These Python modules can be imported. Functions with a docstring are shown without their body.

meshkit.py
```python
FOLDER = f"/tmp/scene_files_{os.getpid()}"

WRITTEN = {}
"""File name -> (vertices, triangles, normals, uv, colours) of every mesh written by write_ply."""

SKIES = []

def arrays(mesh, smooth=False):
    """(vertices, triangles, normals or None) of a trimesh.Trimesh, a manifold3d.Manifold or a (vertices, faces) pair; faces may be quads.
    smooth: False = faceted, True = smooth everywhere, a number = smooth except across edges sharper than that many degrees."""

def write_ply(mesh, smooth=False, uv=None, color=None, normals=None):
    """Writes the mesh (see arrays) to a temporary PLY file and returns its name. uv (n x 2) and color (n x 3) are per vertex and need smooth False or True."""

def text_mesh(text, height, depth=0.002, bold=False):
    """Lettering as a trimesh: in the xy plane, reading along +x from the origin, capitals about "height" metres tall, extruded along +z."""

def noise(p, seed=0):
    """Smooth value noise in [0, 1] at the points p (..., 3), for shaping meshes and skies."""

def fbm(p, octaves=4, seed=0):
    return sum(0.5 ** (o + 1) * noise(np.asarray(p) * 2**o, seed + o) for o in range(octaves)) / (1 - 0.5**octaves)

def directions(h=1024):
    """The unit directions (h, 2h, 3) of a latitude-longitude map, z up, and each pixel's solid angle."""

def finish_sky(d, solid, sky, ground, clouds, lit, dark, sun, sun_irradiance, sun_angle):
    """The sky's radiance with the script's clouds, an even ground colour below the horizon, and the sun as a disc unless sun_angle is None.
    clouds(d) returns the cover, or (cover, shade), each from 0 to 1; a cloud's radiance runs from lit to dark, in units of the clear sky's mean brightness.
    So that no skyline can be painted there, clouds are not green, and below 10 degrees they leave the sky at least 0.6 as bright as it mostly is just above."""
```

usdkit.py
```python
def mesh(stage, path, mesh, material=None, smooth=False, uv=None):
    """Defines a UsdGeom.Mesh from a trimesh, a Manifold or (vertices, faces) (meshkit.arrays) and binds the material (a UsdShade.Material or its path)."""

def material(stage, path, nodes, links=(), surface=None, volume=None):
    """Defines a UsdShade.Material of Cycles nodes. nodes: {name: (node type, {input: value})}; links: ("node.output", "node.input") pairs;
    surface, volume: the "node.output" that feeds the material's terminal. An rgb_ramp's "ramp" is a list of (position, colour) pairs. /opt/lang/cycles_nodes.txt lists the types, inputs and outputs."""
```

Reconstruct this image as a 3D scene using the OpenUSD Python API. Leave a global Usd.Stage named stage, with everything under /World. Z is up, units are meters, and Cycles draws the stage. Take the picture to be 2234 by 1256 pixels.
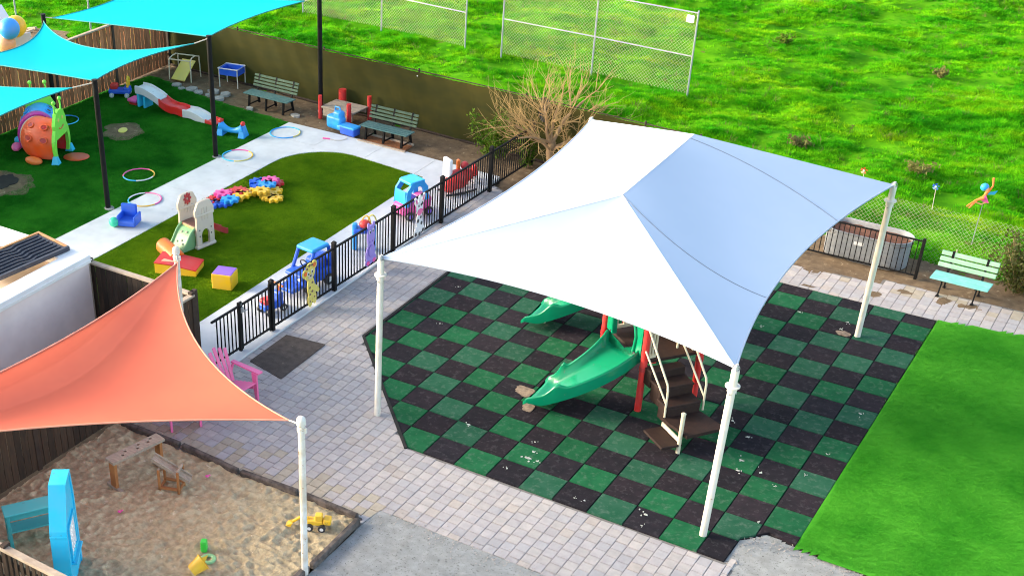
import math, random, numpy as np, trimesh, shapely, usdkit, meshkit
from shapely.geometry import Polygon, box as sbox, Point, LineString
from shapely import affinity
from pxr import Usd, UsdGeom, UsdLux, UsdShade, Gf, Sdf, Vt
rng = np.random.default_rng(7); R_ = random.Random(7)
stage = Usd.Stage.CreateInMemory()
UsdGeom.SetStageUpAxis(stage, UsdGeom.Tokens.z); UsdGeom.SetStageMetersPerUnit(stage, 1.0)
UsdGeom.Xform.Define(stage, '/World'); UsdGeom.Scope.Define(stage, '/World/Looks')

# ------------------------------------------------------------------ camera, sky, sun, exposure
CR = np.array([[0.80301187, 0.59488035, -0.03590698], [0.29633478, -0.4508358, -0.84198146], [-0.51706638, 0.66548061, -0.53831024]])
CC = np.array([11.87637, -22.67135, 13.02317]); CF = 2879.931; CPP = np.array([577.969, 899.801]); PW = 2234.0
cam = UsdGeom.Camera.Define(stage, '/World/camera')
m4 = np.eye(4); m4[0, :3] = CR[0]; m4[1, :3] = -CR[1]; m4[2, :3] = -CR[2]; m4[3, :3] = CC
cam.AddTransformOp().Set(Gf.Matrix4d(*m4.ravel().tolist()))
APW = 36.0
cam.CreateHorizontalApertureAttr(APW); cam.CreateVerticalApertureAttr(APW * 575 / 1024)
cam.CreateFocalLengthAttr(CF / PW * APW)
cam.CreateHorizontalApertureOffsetAttr((1117 - CPP[0]) / PW * APW); cam.CreateVerticalApertureOffsetAttr((CPP[1] - 628) / PW * APW)
cam.CreateClippingRangeAttr(Gf.Vec2f(0.1, 2000))
cam.CreateExposureAttr(1.65)
SUN = np.array([-0.93, -0.36, 0.0]); SUN /= np.linalg.norm(SUN); EL = math.radians(17)
SUN = np.array([SUN[0] * math.cos(EL), SUN[1] * math.cos(EL), math.sin(EL)])
dome = UsdLux.DomeLight.Define(stage, '/World/sky')
skym = usdkit.material(stage, '/World/Looks/sky_look', {
    's': ('sky_texture', {'sky_type': 'single_scattering', 'sun_disc': False, 'sun_elevation': EL, 'sun_rotation': math.atan2(SUN[0], SUN[1]), 'air_density': 1.0, 'aerosol_density': 2.5, 'ozone_density': 1.0}),
    'h': ('hsv', {'saturation': 0.88, 'value': 1.0}),
    'b': ('background_shader', {'strength': 0.15})}, [('s.color', 'h.color'), ('h.color', 'b.color')], surface='b.background')
UsdShade.MaterialBindingAPI.Apply(dome.GetPrim()).Bind(skym)
dome.GetPrim().SetCustomDataByKey('kind', 'structure')
sun = UsdLux.DistantLight.Define(stage, '/World/sun')
sun.CreateIntensityAttr(0.33); sun.CreateAngleAttr(14.0); sun.CreateColorAttr(Gf.Vec3f(1.0, 0.9, 0.74)); sun.CreateNormalizeAttr(True)
zz = SUN; xx = np.cross([0, 0, 1.0], zz); xx /= np.linalg.norm(xx); yy = np.cross(zz, xx)
ms = np.eye(4); ms[0, :3] = xx; ms[1, :3] = yy; ms[2, :3] = zz
sun.AddTransformOp().Set(Gf.Matrix4d(*ms.ravel().tolist()))

def at(px, py, z=0.0):      # the point of the place at height z that the photograph shows at a pixel
    d = np.array([(px - CPP[0]) / CF, (py - CPP[1]) / CF, 1.0]) @ CR
    return CC + (z - CC[2]) / d[2] * d
def inview(P, mg=0.0):
    c = (np.asarray(P) - CC) @ CR.T
    u = CF * c[:, 0] / c[:, 2] + CPP[0]; v = CF * c[:, 1] / c[:, 2] + CPP[1]
    return (u > -mg) & (u < 2234 + mg) & (v > -mg) & (v < 1256 + mg)

# ------------------------------------------------------------------ prims
_names = {}
def numbered(parent, name):
    k = (parent, name); n = _names.get(k, 0); _names[k] = n + 1
    return f'{parent}/{name}' if n == 0 else f'{parent}/{name}_{n:03d}'
def tag(p, label=None, cat=None, group=None, kind=None):
    for k, v in (('label', label), ('category', cat), ('group', group), ('kind', kind)):
        if v: p.SetCustomDataByKey(k, v)
    return p
LOC = {}; SCL = {}
def thing(name, label=None, cat=None, loc=(0, 0, 0), rot=0.0, group=None, kind=None):
    path = numbered('/World', name); x = UsdGeom.Xform.Define(stage, path)
    loc = np.array([*loc, 0.0][:3], float)
    x.AddTranslateOp().Set(Gf.Vec3d(*loc.tolist()))
    if rot: x.AddRotateZOp().Set(float(rot))
    LOC[path] = loc
    tag(x.GetPrim(), label, cat, group, kind); return path
def part(parent, name, mesh, mat, label=None, kind=None, smooth=False, world=False):
    path = numbered(parent, name)
    if world: mesh = mesh.copy(); mesh.apply_translation(-LOC[parent])
    if (f := SCL.get('/'.join(path.split('/')[:3]))) is not None: mesh = mesh.copy(); mesh.vertices = mesh.vertices * np.array(f)
    m = usdkit.mesh(stage, path, mesh, M[mat] if isinstance(mat, str) else mat, smooth=smooth)
    tag(m.GetPrim(), label, kind=kind); return path
def single(name, mesh, mat, label=None, cat=None, group=None, kind=None, smooth=False):
    path = numbered('/World', name)
    m = usdkit.mesh(stage, path, mesh, M[mat], smooth=smooth)
    tag(m.GetPrim(), label, cat, group, kind); LOC[path] = np.zeros(3); return path
def copy_of(src, name, loc, rot=0.0, label=None, cat=None, group=None, scale=None):
    path = numbered('/World', name); x = UsdGeom.Xform.Define(stage, path)
    x.GetPrim().GetReferences().AddInternalReference(src)
    x.ClearXformOpOrder()
    for a in list(x.GetPrim().GetAttributes()):
        pass
    x.SetXformOpOrder([])
    t = x.GetPrim().GetAttribute('xformOp:translate')
    (UsdGeom.XformOp(t) if t else x.AddTranslateOp()).Set(Gf.Vec3d(*[float(v) for v in [*loc, 0.0][:3]]))
    r = x.GetPrim().GetAttribute('xformOp:rotateZ')
    ops = [UsdGeom.XformOp(x.GetPrim().GetAttribute('xformOp:translate'))]
    if r: rop = UsdGeom.XformOp(r)
    else: rop = x.AddRotateZOp()
    rop.Set(float(rot)); ops.append(rop)
    x.SetXformOpOrder(ops)
    x.GetPrim().SetInstanceable(True)
    tag(x.GetPrim(), label, cat, group); return path

# ------------------------------------------------------------------ meshes
def cat(*ms):
    ms = [m for a in ms for m in (a if isinstance(a, (list, tuple)) else [a])]
    return trimesh.util.concatenate(ms)
def hull(pts): return trimesh.convex.convex_hull(np.asarray(pts, float))
def box(x0, y0, z0, x1, y1, z1, b=0.0):
    if not b: return trimesh.creation.box(bounds=[[x0, y0, z0], [x1, y1, z1]])
    P = []
    for sx, X in ((1, x0), (-1, x1)):
        for sy, Y in ((1, y0), (-1, y1)):
            for sz, Z in ((1, z0), (-1, z1)):
                P += [(X + sx * b, Y + sy * b, Z), (X + sx * b, Y, Z + sz * b), (X, Y + sy * b, Z + sz * b)]
    return hull(P)
def cbox(c, s, b=0.0): return box(c[0] - s[0] / 2, c[1] - s[1] / 2, c[2] - s[2] / 2, c[0] + s[0] / 2, c[1] + s[1] / 2, c[2] + s[2] / 2, b)
def beam(p0, p1, w, h, b=0.0, up=(0, 0, 1)):
    p0, p1 = np.array(p0, float), np.array(p1, float); d = p1 - p0; L = np.linalg.norm(d); d /= L
    s = np.cross(up, d); s /= np.linalg.norm(s) + 1e-12; u = np.cross(d, s)
    m = box(0, -w / 2, -h / 2, L, w / 2, h / 2, b); T = np.eye(4); T[:3, 0] = d; T[:3, 1] = s; T[:3, 2] = u; T[:3, 3] = p0
    m.apply_transform(T); return m
def tube(pts, r, n=8, closed=False, caps=True):
    p = np.asarray(pts, float); r = np.broadcast_to(np.asarray(r, float), (len(p),))
    t = np.gradient(p, axis=0) if not closed else np.roll(p, -1, 0) - np.roll(p, 1, 0)
    t /= np.linalg.norm(t, axis=1, keepdims=True) + 1e-12
    a = np.cross(t[0], [0, 0, 1.0] if abs(t[0][2]) < .9 else [1.0, 0, 0]); a /= np.linalg.norm(a)
    A = []
    for k in range(len(p)):
        a = a - t[k] * (a @ t[k]); a /= np.linalg.norm(a) + 1e-12; A.append(a)
    A = np.array(A); B = np.cross(t, A); th = np.arange(n) * 2 * np.pi / n
    V = p[:, None] + r[:, None, None] * (np.cos(th)[None, :, None] * A[:, None] + np.sin(th)[None, :, None] * B[:, None])
    V = V.reshape(-1, 3); F = []
    K = len(p); rows = range(K if closed else K - 1)
    for i in rows:
        j = (i + 1) % K
        for k in range(n):
            k2 = (k + 1) % n; F += [[i * n + k, i * n + k2, j * n + k2], [i * n + k, j * n + k2, j * n + k]]
    if not closed and caps:
        V = np.vstack([V, p[0], p[-1]]); c0, c1 = len(V) - 2, len(V) - 1
        for k in range(n):
            k2 = (k + 1) % n; F += [[c0, k2, k], [c1, (K - 1) * n + k, (K - 1) * n + k2]]
    return trimesh.Trimesh(V, np.array(F), process=False)
def rod(p0, p1, r, n=8, r2=None): return tube([p0, p1], [r, r if r2 is None else r2], n)
def cyl(x, y, z0, z1, r, n=16, r2=None): return rod((x, y, z0), (x, y, z1), r, n, r2)
def ball(c, r, s=(1, 1, 1), sub=2):
    m = trimesh.creation.icosphere(sub, 1.0); m.apply_scale(np.array(s, float) * r); m.apply_translation(c); return m
def rbox(c, s, r, sub=1):
    P = []; sp = trimesh.creation.icosphere(sub, r).vertices
    for i in (-1, 1):
        for j in (-1, 1):
            for k in (-1, 1): P.append(sp + np.array(c) + np.array([i, j, k]) * (np.array(s) / 2 - r))
    return hull(np.vstack(P))
def prism(poly, z0, z1):
    if not isinstance(poly, Polygon): poly = Polygon(poly)
    m = trimesh.creation.extrude_polygon(poly, z1 - z0); m.apply_translation([0, 0, z0]); return m
def vprism(poly, t, axis='x'):     # outline in (horizontal, z), thickness t about 0, standing in the y-z plane (axis x) or x-z plane (axis y)
    m = prism(poly, -t / 2, t / 2); v = m.vertices.copy()
    m.vertices = np.c_[v[:, 2], v[:, 0], v[:, 1]] if axis == 'x' else np.c_[v[:, 0], -v[:, 2], v[:, 1]]
    if axis == 'y': pass
    m.fix_normals(); return m
def lathe(prof, n=24, c=(0, 0, 0)):
    m = trimesh.creation.revolve(np.array(prof, float), sections=n); m.apply_translation(c); return m
def rotz(m, deg, c=(0, 0, 0)):
    m = m.copy(); m.apply_transform(trimesh.transformations.rotation_matrix(math.radians(deg), [0, 0, 1], c)); return m
def roty(m, deg, c=(0, 0, 0)):
    m = m.copy(); m.apply_transform(trimesh.transformations.rotation_matrix(math.radians(deg), [0, 1, 0], c)); return m
def rotx(m, deg, c=(0, 0, 0)):
    m = m.copy(); m.apply_transform(trimesh.transformations.rotation_matrix(math.radians(deg), [1, 0, 0], c)); return m
def mv(m, x, y, z=0.0): m = m.copy(); m.apply_translation([x, y, z]); return m
def gridmesh(P):            # P (n, m, 3)
    n, m = P.shape[:2]; i, j = np.meshgrid(np.arange(n - 1), np.arange(m - 1), indexing='ij'); a = (i * m + j).ravel()
    F = np.vstack([np.c_[a, a + m, a + m + 1], np.c_[a, a + m + 1, a + 1]]); return trimesh.Trimesh(P.reshape(-1, 3), F, process=False)
def terrain(poly, step, zf):
    x0, y0, x1, y1 = poly.bounds; X, Y = np.meshgrid(np.arange(x0, x1 + step, step), np.arange(y0, y1 + step, step), indexing='ij')
    P = np.stack([X, Y, zf(X, Y)], -1); g = gridmesh(P); c = g.vertices[g.faces].mean(1)
    keep = shapely.contains_xy(poly.buffer(step * .6), c[:, 0], c[:, 1]); g.update_faces(keep); g.remove_unreferenced_vertices()
    if g.face_normals[:, 2].mean() < 0: g.invert()
    return g
def smoothpoly(pts, r): return Polygon(pts).buffer(r).buffer(-2 * r).buffer(r)

# ------------------------------------------------------------------ looks
M = {}
def mat(name, c1, c2=None, scale=4.0, rough=0.6, bump=0.0, bscale=60.0, spec=0.4, detail=4.0, trans=None, metal=0.0, lo=.35, hi=.65, spots=None, soft=.06, coat=0.0, per=None, stretch=None):
    """Colour c1 to c2 by noise in the place's own metres; bump relief; trans: a translucent share (thin cloth, leaves); spots: (colour, scale, threshold) of wear."""
    c2 = c2 or tuple(.82 * v for v in c1)
    n = {'g': ('geometry', {}), 'n': ('noise_texture', {'scale': scale, 'detail': detail, 'roughness': .6}), 'r': ('rgb_ramp', {'ramp': [(lo, c1), (hi, c2)]}),
         'p': ('principled_bsdf', {'roughness': rough, 'specular_ior_level': spec, 'metallic': metal, 'coat_weight': coat})}
    L = [('n.fac', 'r.fac')]
    if stretch: n['mp'] = ('mapping', {'scale': stretch}); L += [('g.position', 'mp.vector'), ('mp.vector', 'n.vector')]
    else: L += [('g.position', 'n.vector')]
    col = 'r.color'
    if per:
        n['oi'] = ('object_info', {}); n['mr'] = ('map_range', {'from_min': 0.0, 'from_max': 1.0, 'to_min': 1 - per, 'to_max': 1 + per}); n['hv'] = ('hsv', {})
        L += [('oi.random', 'mr.value'), ('mr.result', 'hv.value'), (col, 'hv.color')]; col = 'hv.color'
    if spots:
        sc, ss, th = spots
        n['n3'] = ('noise_texture', {'scale': ss, 'detail': 3.0, 'roughness': .7}); n['r3'] = ('rgb_ramp', {'ramp': [(th, (0, 0, 0)), (th + soft, (1, 1, 1))]}); n['mx'] = ('mix', {'color2': sc})
        L += [('g.position', 'n3.vector'), ('n3.fac', 'r3.fac'), ('r3.color', 'mx.fac'), (col, 'mx.color1')]; col = 'mx.color'
    L.append((col, 'p.base_color'))
    if bump:
        n['n2'] = ('noise_texture', {'scale': bscale, 'detail': 4.0, 'roughness': .65}); n['b'] = ('bump', {'strength': bump, 'distance': .02})
        L += [('g.position', 'n2.vector'), ('n2.fac', 'b.height'), ('b.normal', 'p.normal')]
    surf = 'p.BSDF'
    if trans:
        n['t'] = ('translucent_bsdf', {}); n['x'] = ('mix_closure', {'fac': trans}); L += [(col, 't.color'), ('p.BSDF', 'x.closure1'), ('t.BSDF', 'x.closure2')]; surf = 'x.closure'
    M[name] = usdkit.material(stage, '/World/Looks/' + name, n, L, surface=surf)
def plastic(name, c, fade=.12, rough=.38):
    mat(name, c, tuple(min(1, v * (1 - fade) + fade * .35) for v in c), scale=3.0, rough=rough, spec=.45, spots=(tuple(.6 * v + .05 for v in c), 9.0, .66))

mat('tile_green', (.008, .092, .034), (.014, .118, .046), scale=4, rough=.9, spec=.12, bump=.5, bscale=110, spots=((.10, .155, .115), 9, .52), soft=.35, per=.14)
mat('tile_green_grey', (.014, .088, .044), (.028, .104, .060), scale=4, rough=.9, spec=.12, bump=.5, bscale=110, spots=((.12, .165, .13), 9, .52), soft=.35, per=.14)
mat('tile_dark', (.014, .013, .017), (.022, .018, .023), scale=5, rough=.9, spec=.12, bump=.5, bscale=110, spots=((.075, .07, .075), 9, .54), soft=.35, per=.2)
mat('tile_dark_red', (.017, .0145, .018), (.026, .019, .024), scale=4, rough=.9, spec=.12, bump=.5, bscale=110, spots=((.085, .075, .08), 9, .54), soft=.35, per=.2)
mat('rubber_black', (.010, .011, .010), (.020, .018, .016), scale=8, rough=.9)
mat('droppings', (.55, .56, .52), (.35, .37, .33), scale=30, rough=.8)
mat('worn_patch', (.34, .25, .17), (.16, .12, .09), scale=9, rough=.95, bump=.5)
for k, (a, b) in enumerate([((.44, .405, .395), (.38, .35, .345)), ((.46, .415, .39), (.39, .36, .34)), ((.405, .385, .385), (.36, .34, .34)), ((.44, .385, .345), (.38, .335, .30)), ((.43, .37, .29), (.36, .315, .245))]):
    mat(f'paver_{k}', a, b, scale=7, rough=.92, spec=.2, bump=.35, bscale=70, per=.06)
mat('paver_bed', (.20, .185, .17), (.15, .14, .13), scale=10, rough=.95)
mat('concrete', (.62, .64, .66), (.54, .56, .58), scale=2.2, rough=.85, spec=.2, bump=.12, bscale=90, spots=((.44, .45, .45), 3.0, .68))
mat('concrete_old', (.34, .345, .335), (.25, .255, .24), scale=5, rough=.95, bump=.6, bscale=70, spots=((.12, .12, .11), 26, .60))
mat('sand', (.58, .48, .30), (.38, .31, .19), scale=9, rough=.97, spec=.1, bump=1.0, bscale=26, spots=((.64, .55, .39), 7, .64))
mat('dirt', (.20, .135, .075), (.12, .078, .042), scale=5, rough=.97, bump=.9, bscale=35, spots=((.32, .24, .15), 7, .62))
mat('turf_left', (.011, .125, .008), (.034, .22, .016), scale=.9, rough=.95, bump=.9, bscale=120, spec=.02, spots=((.03, .16, .02), 40, .60))
mat('turf_mid', (.078, .190, .005), (.160, .290, .008), scale=.9, rough=.95, bump=.9, bscale=120, spec=.02, spots=((.12, .23, .01), 40, .60))
mat('turf_right', (.046, .29, .018), (.090, .40, .030), scale=1.0, rough=.95, bump=.9, bscale=150, spec=.02, spots=((.09, .38, .03), 60, .60))
mat('blade_left', (.011, .13, .008), (.038, .24, .017), scale=.9, rough=.8, spec=.04, trans=.3, per=.15)
mat('blade_mid', (.082, .195, .005), (.175, .31, .009), scale=.9, rough=.8, spec=.04, trans=.3, per=.15)
mat('blade_right', (.046, .29, .018), (.098, .41, .032), scale=1.0, rough=.8, spec=.04, trans=.3, per=.15)
mat('field_soil', (.035, .18, .004), (.10, .32, .006), scale=1.1, rough=.98, spec=.02, bump=.8, bscale=14, spots=((.13, .115, .035), 1.4, .66))
mat('far_ground', (.05, .15, .012), (.09, .2, .015), scale=.2, rough=.95)
def grassmat(name):
    n = {'g': ('geometry', {}), 'mp': ('mapping', {'rotation': (0, 0, -.66), 'scale': (1.0, 2.2, 1.0)}), 'n': ('noise_texture', {'scale': .26, 'detail': 3.0, 'roughness': .55}), 'm': ('noise_texture', {'scale': 1.3, 'detail': 4.0, 'roughness': .65}), 'mm': ('mix_float', {'fac': .48}),
         'r': ('rgb_ramp', {'ramp': [(.34, (.014, .19, .004)), (.45, (.050, .35, .004)), (.54, (.14, .47, .005)), (.64, (.30, .54, .007))]}),
         'oi': ('object_info', {}), 'mr': ('map_range', {'from_min': 0.0, 'from_max': 1.0, 'to_min': .72, 'to_max': 1.28}), 'hv': ('hsv', {}),
         'p': ('principled_bsdf', {'roughness': .75, 'specular_ior_level': .05}), 't': ('translucent_bsdf', {}), 'x': ('mix_closure', {'fac': .30})}
    M[name] = usdkit.material(stage, '/World/Looks/' + name, n, [('g.position', 'mp.vector'), ('mp.vector', 'n.vector'), ('mp.vector', 'm.vector'), ('n.fac', 'mm.a'), ('m.fac', 'mm.b'), ('mm.result', 'r.fac'), ('r.color', 'hv.color'), ('oi.random', 'mr.value'), ('mr.result', 'hv.value'), ('hv.color', 'p.base_color'), ('hv.color', 't.color'), ('p.BSDF', 'x.closure1'), ('t.BSDF', 'x.closure2')], surface='x.closure')
grassmat('grass')
mat('weed_dry', (.20, .19, .05), (.12, .13, .03), scale=2, rough=.8, trans=.3, per=.3)
mat('leaf_green', (.05, .14, .012), (.14, .22, .02), scale=6, rough=.6, spec=.1, trans=.35)
mat('leaf_olive', (.05, .062, .010), (.10, .10, .018), scale=6, rough=.5, trans=.3)
mat('bark', (.40, .26, .14), (.27, .17, .09), scale=6, rough=.85, bump=.5, bscale=40)
mat('twig', (.46, .31, .13), (.34, .22, .09), scale=2, rough=.8)
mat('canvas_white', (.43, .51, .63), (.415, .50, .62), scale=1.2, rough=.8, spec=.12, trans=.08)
mat('canvas_seam', (.22, .25, .30), rough=.8)
mat('canvas_turquoise', (.004, .50, .60), (.003, .48, .58), scale=1.0, rough=.85, spec=.04, trans=.22)
mat('hem_teal', (.010, .26, .29), rough=.7)
mat('canvas_coral', (.70, .165, .10), (.67, .150, .095), scale=.7, rough=.8, spec=.1, trans=.30)
mat('hem_coral', (.70, .28, .19), rough=.7)
mat('steel_white', (.74, .70, .62), (.66, .60, .50), scale=5, rough=.45, spots=((.40, .22, .10), 7, .71))
mat('steel_white_worn', (.72, .70, .66), (.60, .52, .42), scale=6, rough=.5, spots=((.36, .20, .09), 9, .63))
mat('steel_black', (.005, .005, .0055), (.009, .009, .009), scale=6, rough=.55, spec=.15)
mat('steel_ivory', (.66, .60, .45), (.58, .50, .36), scale=6, rough=.45, spots=((.32, .2, .1), 9, .70))
mat('cable', (.35, .36, .36), rough=.4, metal=.6)
mat('rope', (.62, .52, .40), rough=.9)
mat('galvanised', (.36, .38, .40), (.28, .30, .32), scale=14, rough=.45, metal=.4)
mat('link_wire', (.50, .50, .32), (.42, .42, .26), rough=.7, spec=.15)
mat('wood_red', (.40, .175, .085), (.25, .105, .05), scale=3, rough=.85, spec=.1, stretch=(9, 9, 1.2), bump=.3, per=.3)
mat('wood_dark', (.045, .030, .020), (.024, .016, .011), scale=3, rough=.85, stretch=(9, 9, 1.2), bump=.3, per=.35)
mat('wood_brown', (.055, .030, .016), (.030, .018, .011), scale=3, rough=.85, stretch=(9, 9, 1.2), bump=.3, per=.35)
mat('wood_cap', (.42, .34, .26), (.32, .25, .19), scale=5, rough=.85, bump=.2)
mat('wood_post', (.03, .018, .012), (.05, .03, .02), scale=5, rough=.85)
mat('wood_timber', (.055, .045, .040), (.16, .13, .11), scale=7, rough=.95, bump=.5, bscale=50)
mat('wood_grey', (.40, .33, .25), (.28, .23, .18), scale=4, rough=.9, stretch=(1.5, 9, 9), bump=.3)
mat('wood_orange', (.42, .18, .06), (.30, .12, .04), scale=4, rough=.8, bump=.2)
mat('bench_green', (.060, .105, .072), (.088, .135, .095), scale=6, rough=.75, spec=.2, bump=.2, spots=((.16, .18, .15), 9, .66))
mat('bench_seat', (.05, .125, .125), (.08, .155, .15), scale=6, rough=.75, spec=.2, bump=.2, spots=((.15, .2, .19), 9, .66))
mat('bench_mint', (.22, .42, .27), (.27, .47, .32), scale=5, rough=.65, spots=((.34, .43, .30), 9, .66))
mat('bench_aqua', (.16, .50, .45), (.22, .55, .50), scale=5, rough=.65)
mat('windscreen', (.056, .050, .012), (.038, .040, .012), scale=.9, rough=.9, spec=.1, trans=.12, stretch=(1, 1, 2.5), bump=.3, bscale=6)
mat('mat_brown', (.060, .048, .044), (.095, .078, .068), scale=7, rough=.97, bump=.8, bscale=120, spots=((.16, .14, .11), 12, .66))
mat('stucco', (.85, .72, .67), (.72, .60, .56), scale=.9, rough=.9, bump=.2, bscale=120)
mat('roof_white', (.82, .81, .80), (.76, .74, .72), scale=1.5, rough=.8, bump=.15)
mat('roof_cream', (.62, .50, .38), (.55, .36, .22), scale=1.2, rough=.85)
mat('vent_dark', (.03, .032, .045), (.05, .05, .06), scale=6, rough=.35)
mat('vent_frame', (.46, .26, .12), (.34, .17, .07), scale=5, rough=.6)
mat('stone', (.42, .40, .37), (.30, .29, .26), scale=8, rough=.9, bump=.4)
mat('tub_soil', (.20, .085, .05), (.12, .05, .03), scale=9, rough=.97, bump=.8)
mat('dark_brown', (.020, .010, .008), (.032, .016, .012), scale=8, rough=.65, spec=.25, bump=.3, bscale=120)
for nm, c in dict(blue=(.010, .10, .62), sky_blue=(.02, .33, .80), cyan=(.03, .52, .82), red=(.62, .018, .015), dark_red=(.42, .010, .012), pink=(.85, .09, .36), hot_pink=(.85, .15, .36), yellow=(.85, .50, .015), pale_yellow=(.72, .60, .12),
                  orange=(.85, .17, .015), orange_red=(.80, .085, .01), purple=(.24, .10, .58), lilac=(.33, .24, .68), lime=(.22, .75, .06), magenta=(.55, .02, .30), light_grey=(.58, .60, .64), cream=(.66, .56, .44), teal=(.06, .42, .42),
                  sage=(.24, .50, .22), white_plastic=(.80, .80, .80), black_plastic=(.015, .015, .018), rust_brown=(.17, .075, .05), playhouse=(.012, .52, .80), grass_green=(.03, .55, .04), ivory=(.70, .63, .48), peach=(.80, .40, .18)).items(): plastic(nm, c)
plastic('slide_green', (.001, .20, .095), fade=.01, rough=.2); plastic('mint_ball', (.03, .62, .36)); plastic('blue_ball', (.03, .30, .75))
# ------------------------------------------------------------------ ground, field
fence_line = [(-30, 9.4), (-15.25, 8.15), (-2.4, 6.97), (1.8, 6.52), (16, 5.35)]
def fence_y(x): return np.interp(x, [p[0] for p in fence_line], [p[1] for p in fence_line])
single('ground', gridmesh(np.stack([*np.meshgrid(np.linspace(-400, 400, 9), np.linspace(-300, 500, 9), indexing='ij'), np.full((9, 9), -.35)], -1)), 'far_ground', kind='structure')
def fz(X, Y):
    P = np.stack([X, Y, 0 * X], -1); d = Y - fence_y(X); ramp = np.clip(d / 1.5, 0, 1)
    h = (meshkit.fbm(P * .55, 3, 3) - .5) * .45 + (meshkit.fbm(P * np.array([1.1, 2.4, 1]), 3, 5) - .5) * .22
    return -.03 + ramp * h
fieldpoly = Polygon([(-45, 9.9), *[(x, y + .05) for x, y in fence_line[1:]], (22, 5), (22, 45), (-45, 45)])
single('field', terrain(fieldpoly, .22, fz), 'field_soil', kind='structure', smooth=True)
def blade(h, w, lean, yaw, x, y, seg=3):
    t = np.linspace(0, 1, seg + 1); c = np.array([math.cos(yaw), math.sin(yaw)]); s = np.array([-c[1], c[0]])
    cx = x + c[0] * lean * t ** 2; cy = y + c[1] * lean * t ** 2; z = h * t * (1 - .25 * t * min(1, lean / h)); ww = w * (1 - t ** 1.5) * .5
    V = []
    for k in range(seg): V += [(cx[k] - s[0] * ww[k], cy[k] - s[1] * ww[k], z[k]), (cx[k] + s[0] * ww[k], cy[k] + s[1] * ww[k], z[k])]
    V.append((cx[-1], cy[-1], z[-1])); F = []
    for k in range(seg - 1): F += [[2 * k, 2 * k + 1, 2 * k + 3], [2 * k, 2 * k + 3, 2 * k + 2]]
    F.append([2 * seg - 2, 2 * seg - 1, 2 * seg]); return np.array(V), np.array(F)
def tuft(n, hr, wr, rad, lean, seed, seg=3):
    q = np.random.default_rng(seed); VS, FS, o = [], [], 0
    for k in range(n):
        a, r = q.uniform(0, 6.28), rad * math.sqrt(q.uniform()); h = q.uniform(*hr)
        V, F = blade(h, q.uniform(*wr), q.uniform(*lean) * h, a + q.uniform(-1, 1), r * math.cos(a), r * math.sin(a), seg); VS.append(V); FS.append(F + o); o += len(V)
    return trimesh.Trimesh(np.vstack(VS), np.vstack(FS), process=False)
def instancer(name, protos, P, idx, scale, yaw, label, catg):
    path = numbered('/World', name); pi = UsdGeom.PointInstancer.Define(stage, path)
    rel = pi.CreatePrototypesRel()
    for k, (mesh, m) in enumerate(protos):
        u = usdkit.mesh(stage, f'{path}/clump_{k:03d}' if k else f'{path}/clump', mesh, M[m]); rel.AddTarget(u.GetPath())
    pi.CreatePositionsAttr(Vt.Vec3fArray.FromNumpy(P.astype(np.float32))); pi.CreateProtoIndicesAttr(Vt.IntArray.FromNumpy(idx.astype(np.int32)))
    pi.CreateScalesAttr(Vt.Vec3fArray.FromNumpy(np.repeat(scale[:, None], 3, 1).astype(np.float32)))
    q = np.zeros((len(P), 4)); q[:, 0] = np.cos(yaw / 2); q[:, 3] = np.sin(yaw / 2)
    pi.CreateOrientationsAttr(Vt.QuathArray([Gf.Quath(float(a), 0.0, 0.0, float(d)) for a, d in zip(q[:, 0], q[:, 3])]))
    tag(pi.GetPrim(), label, catg, kind='stuff')
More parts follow.
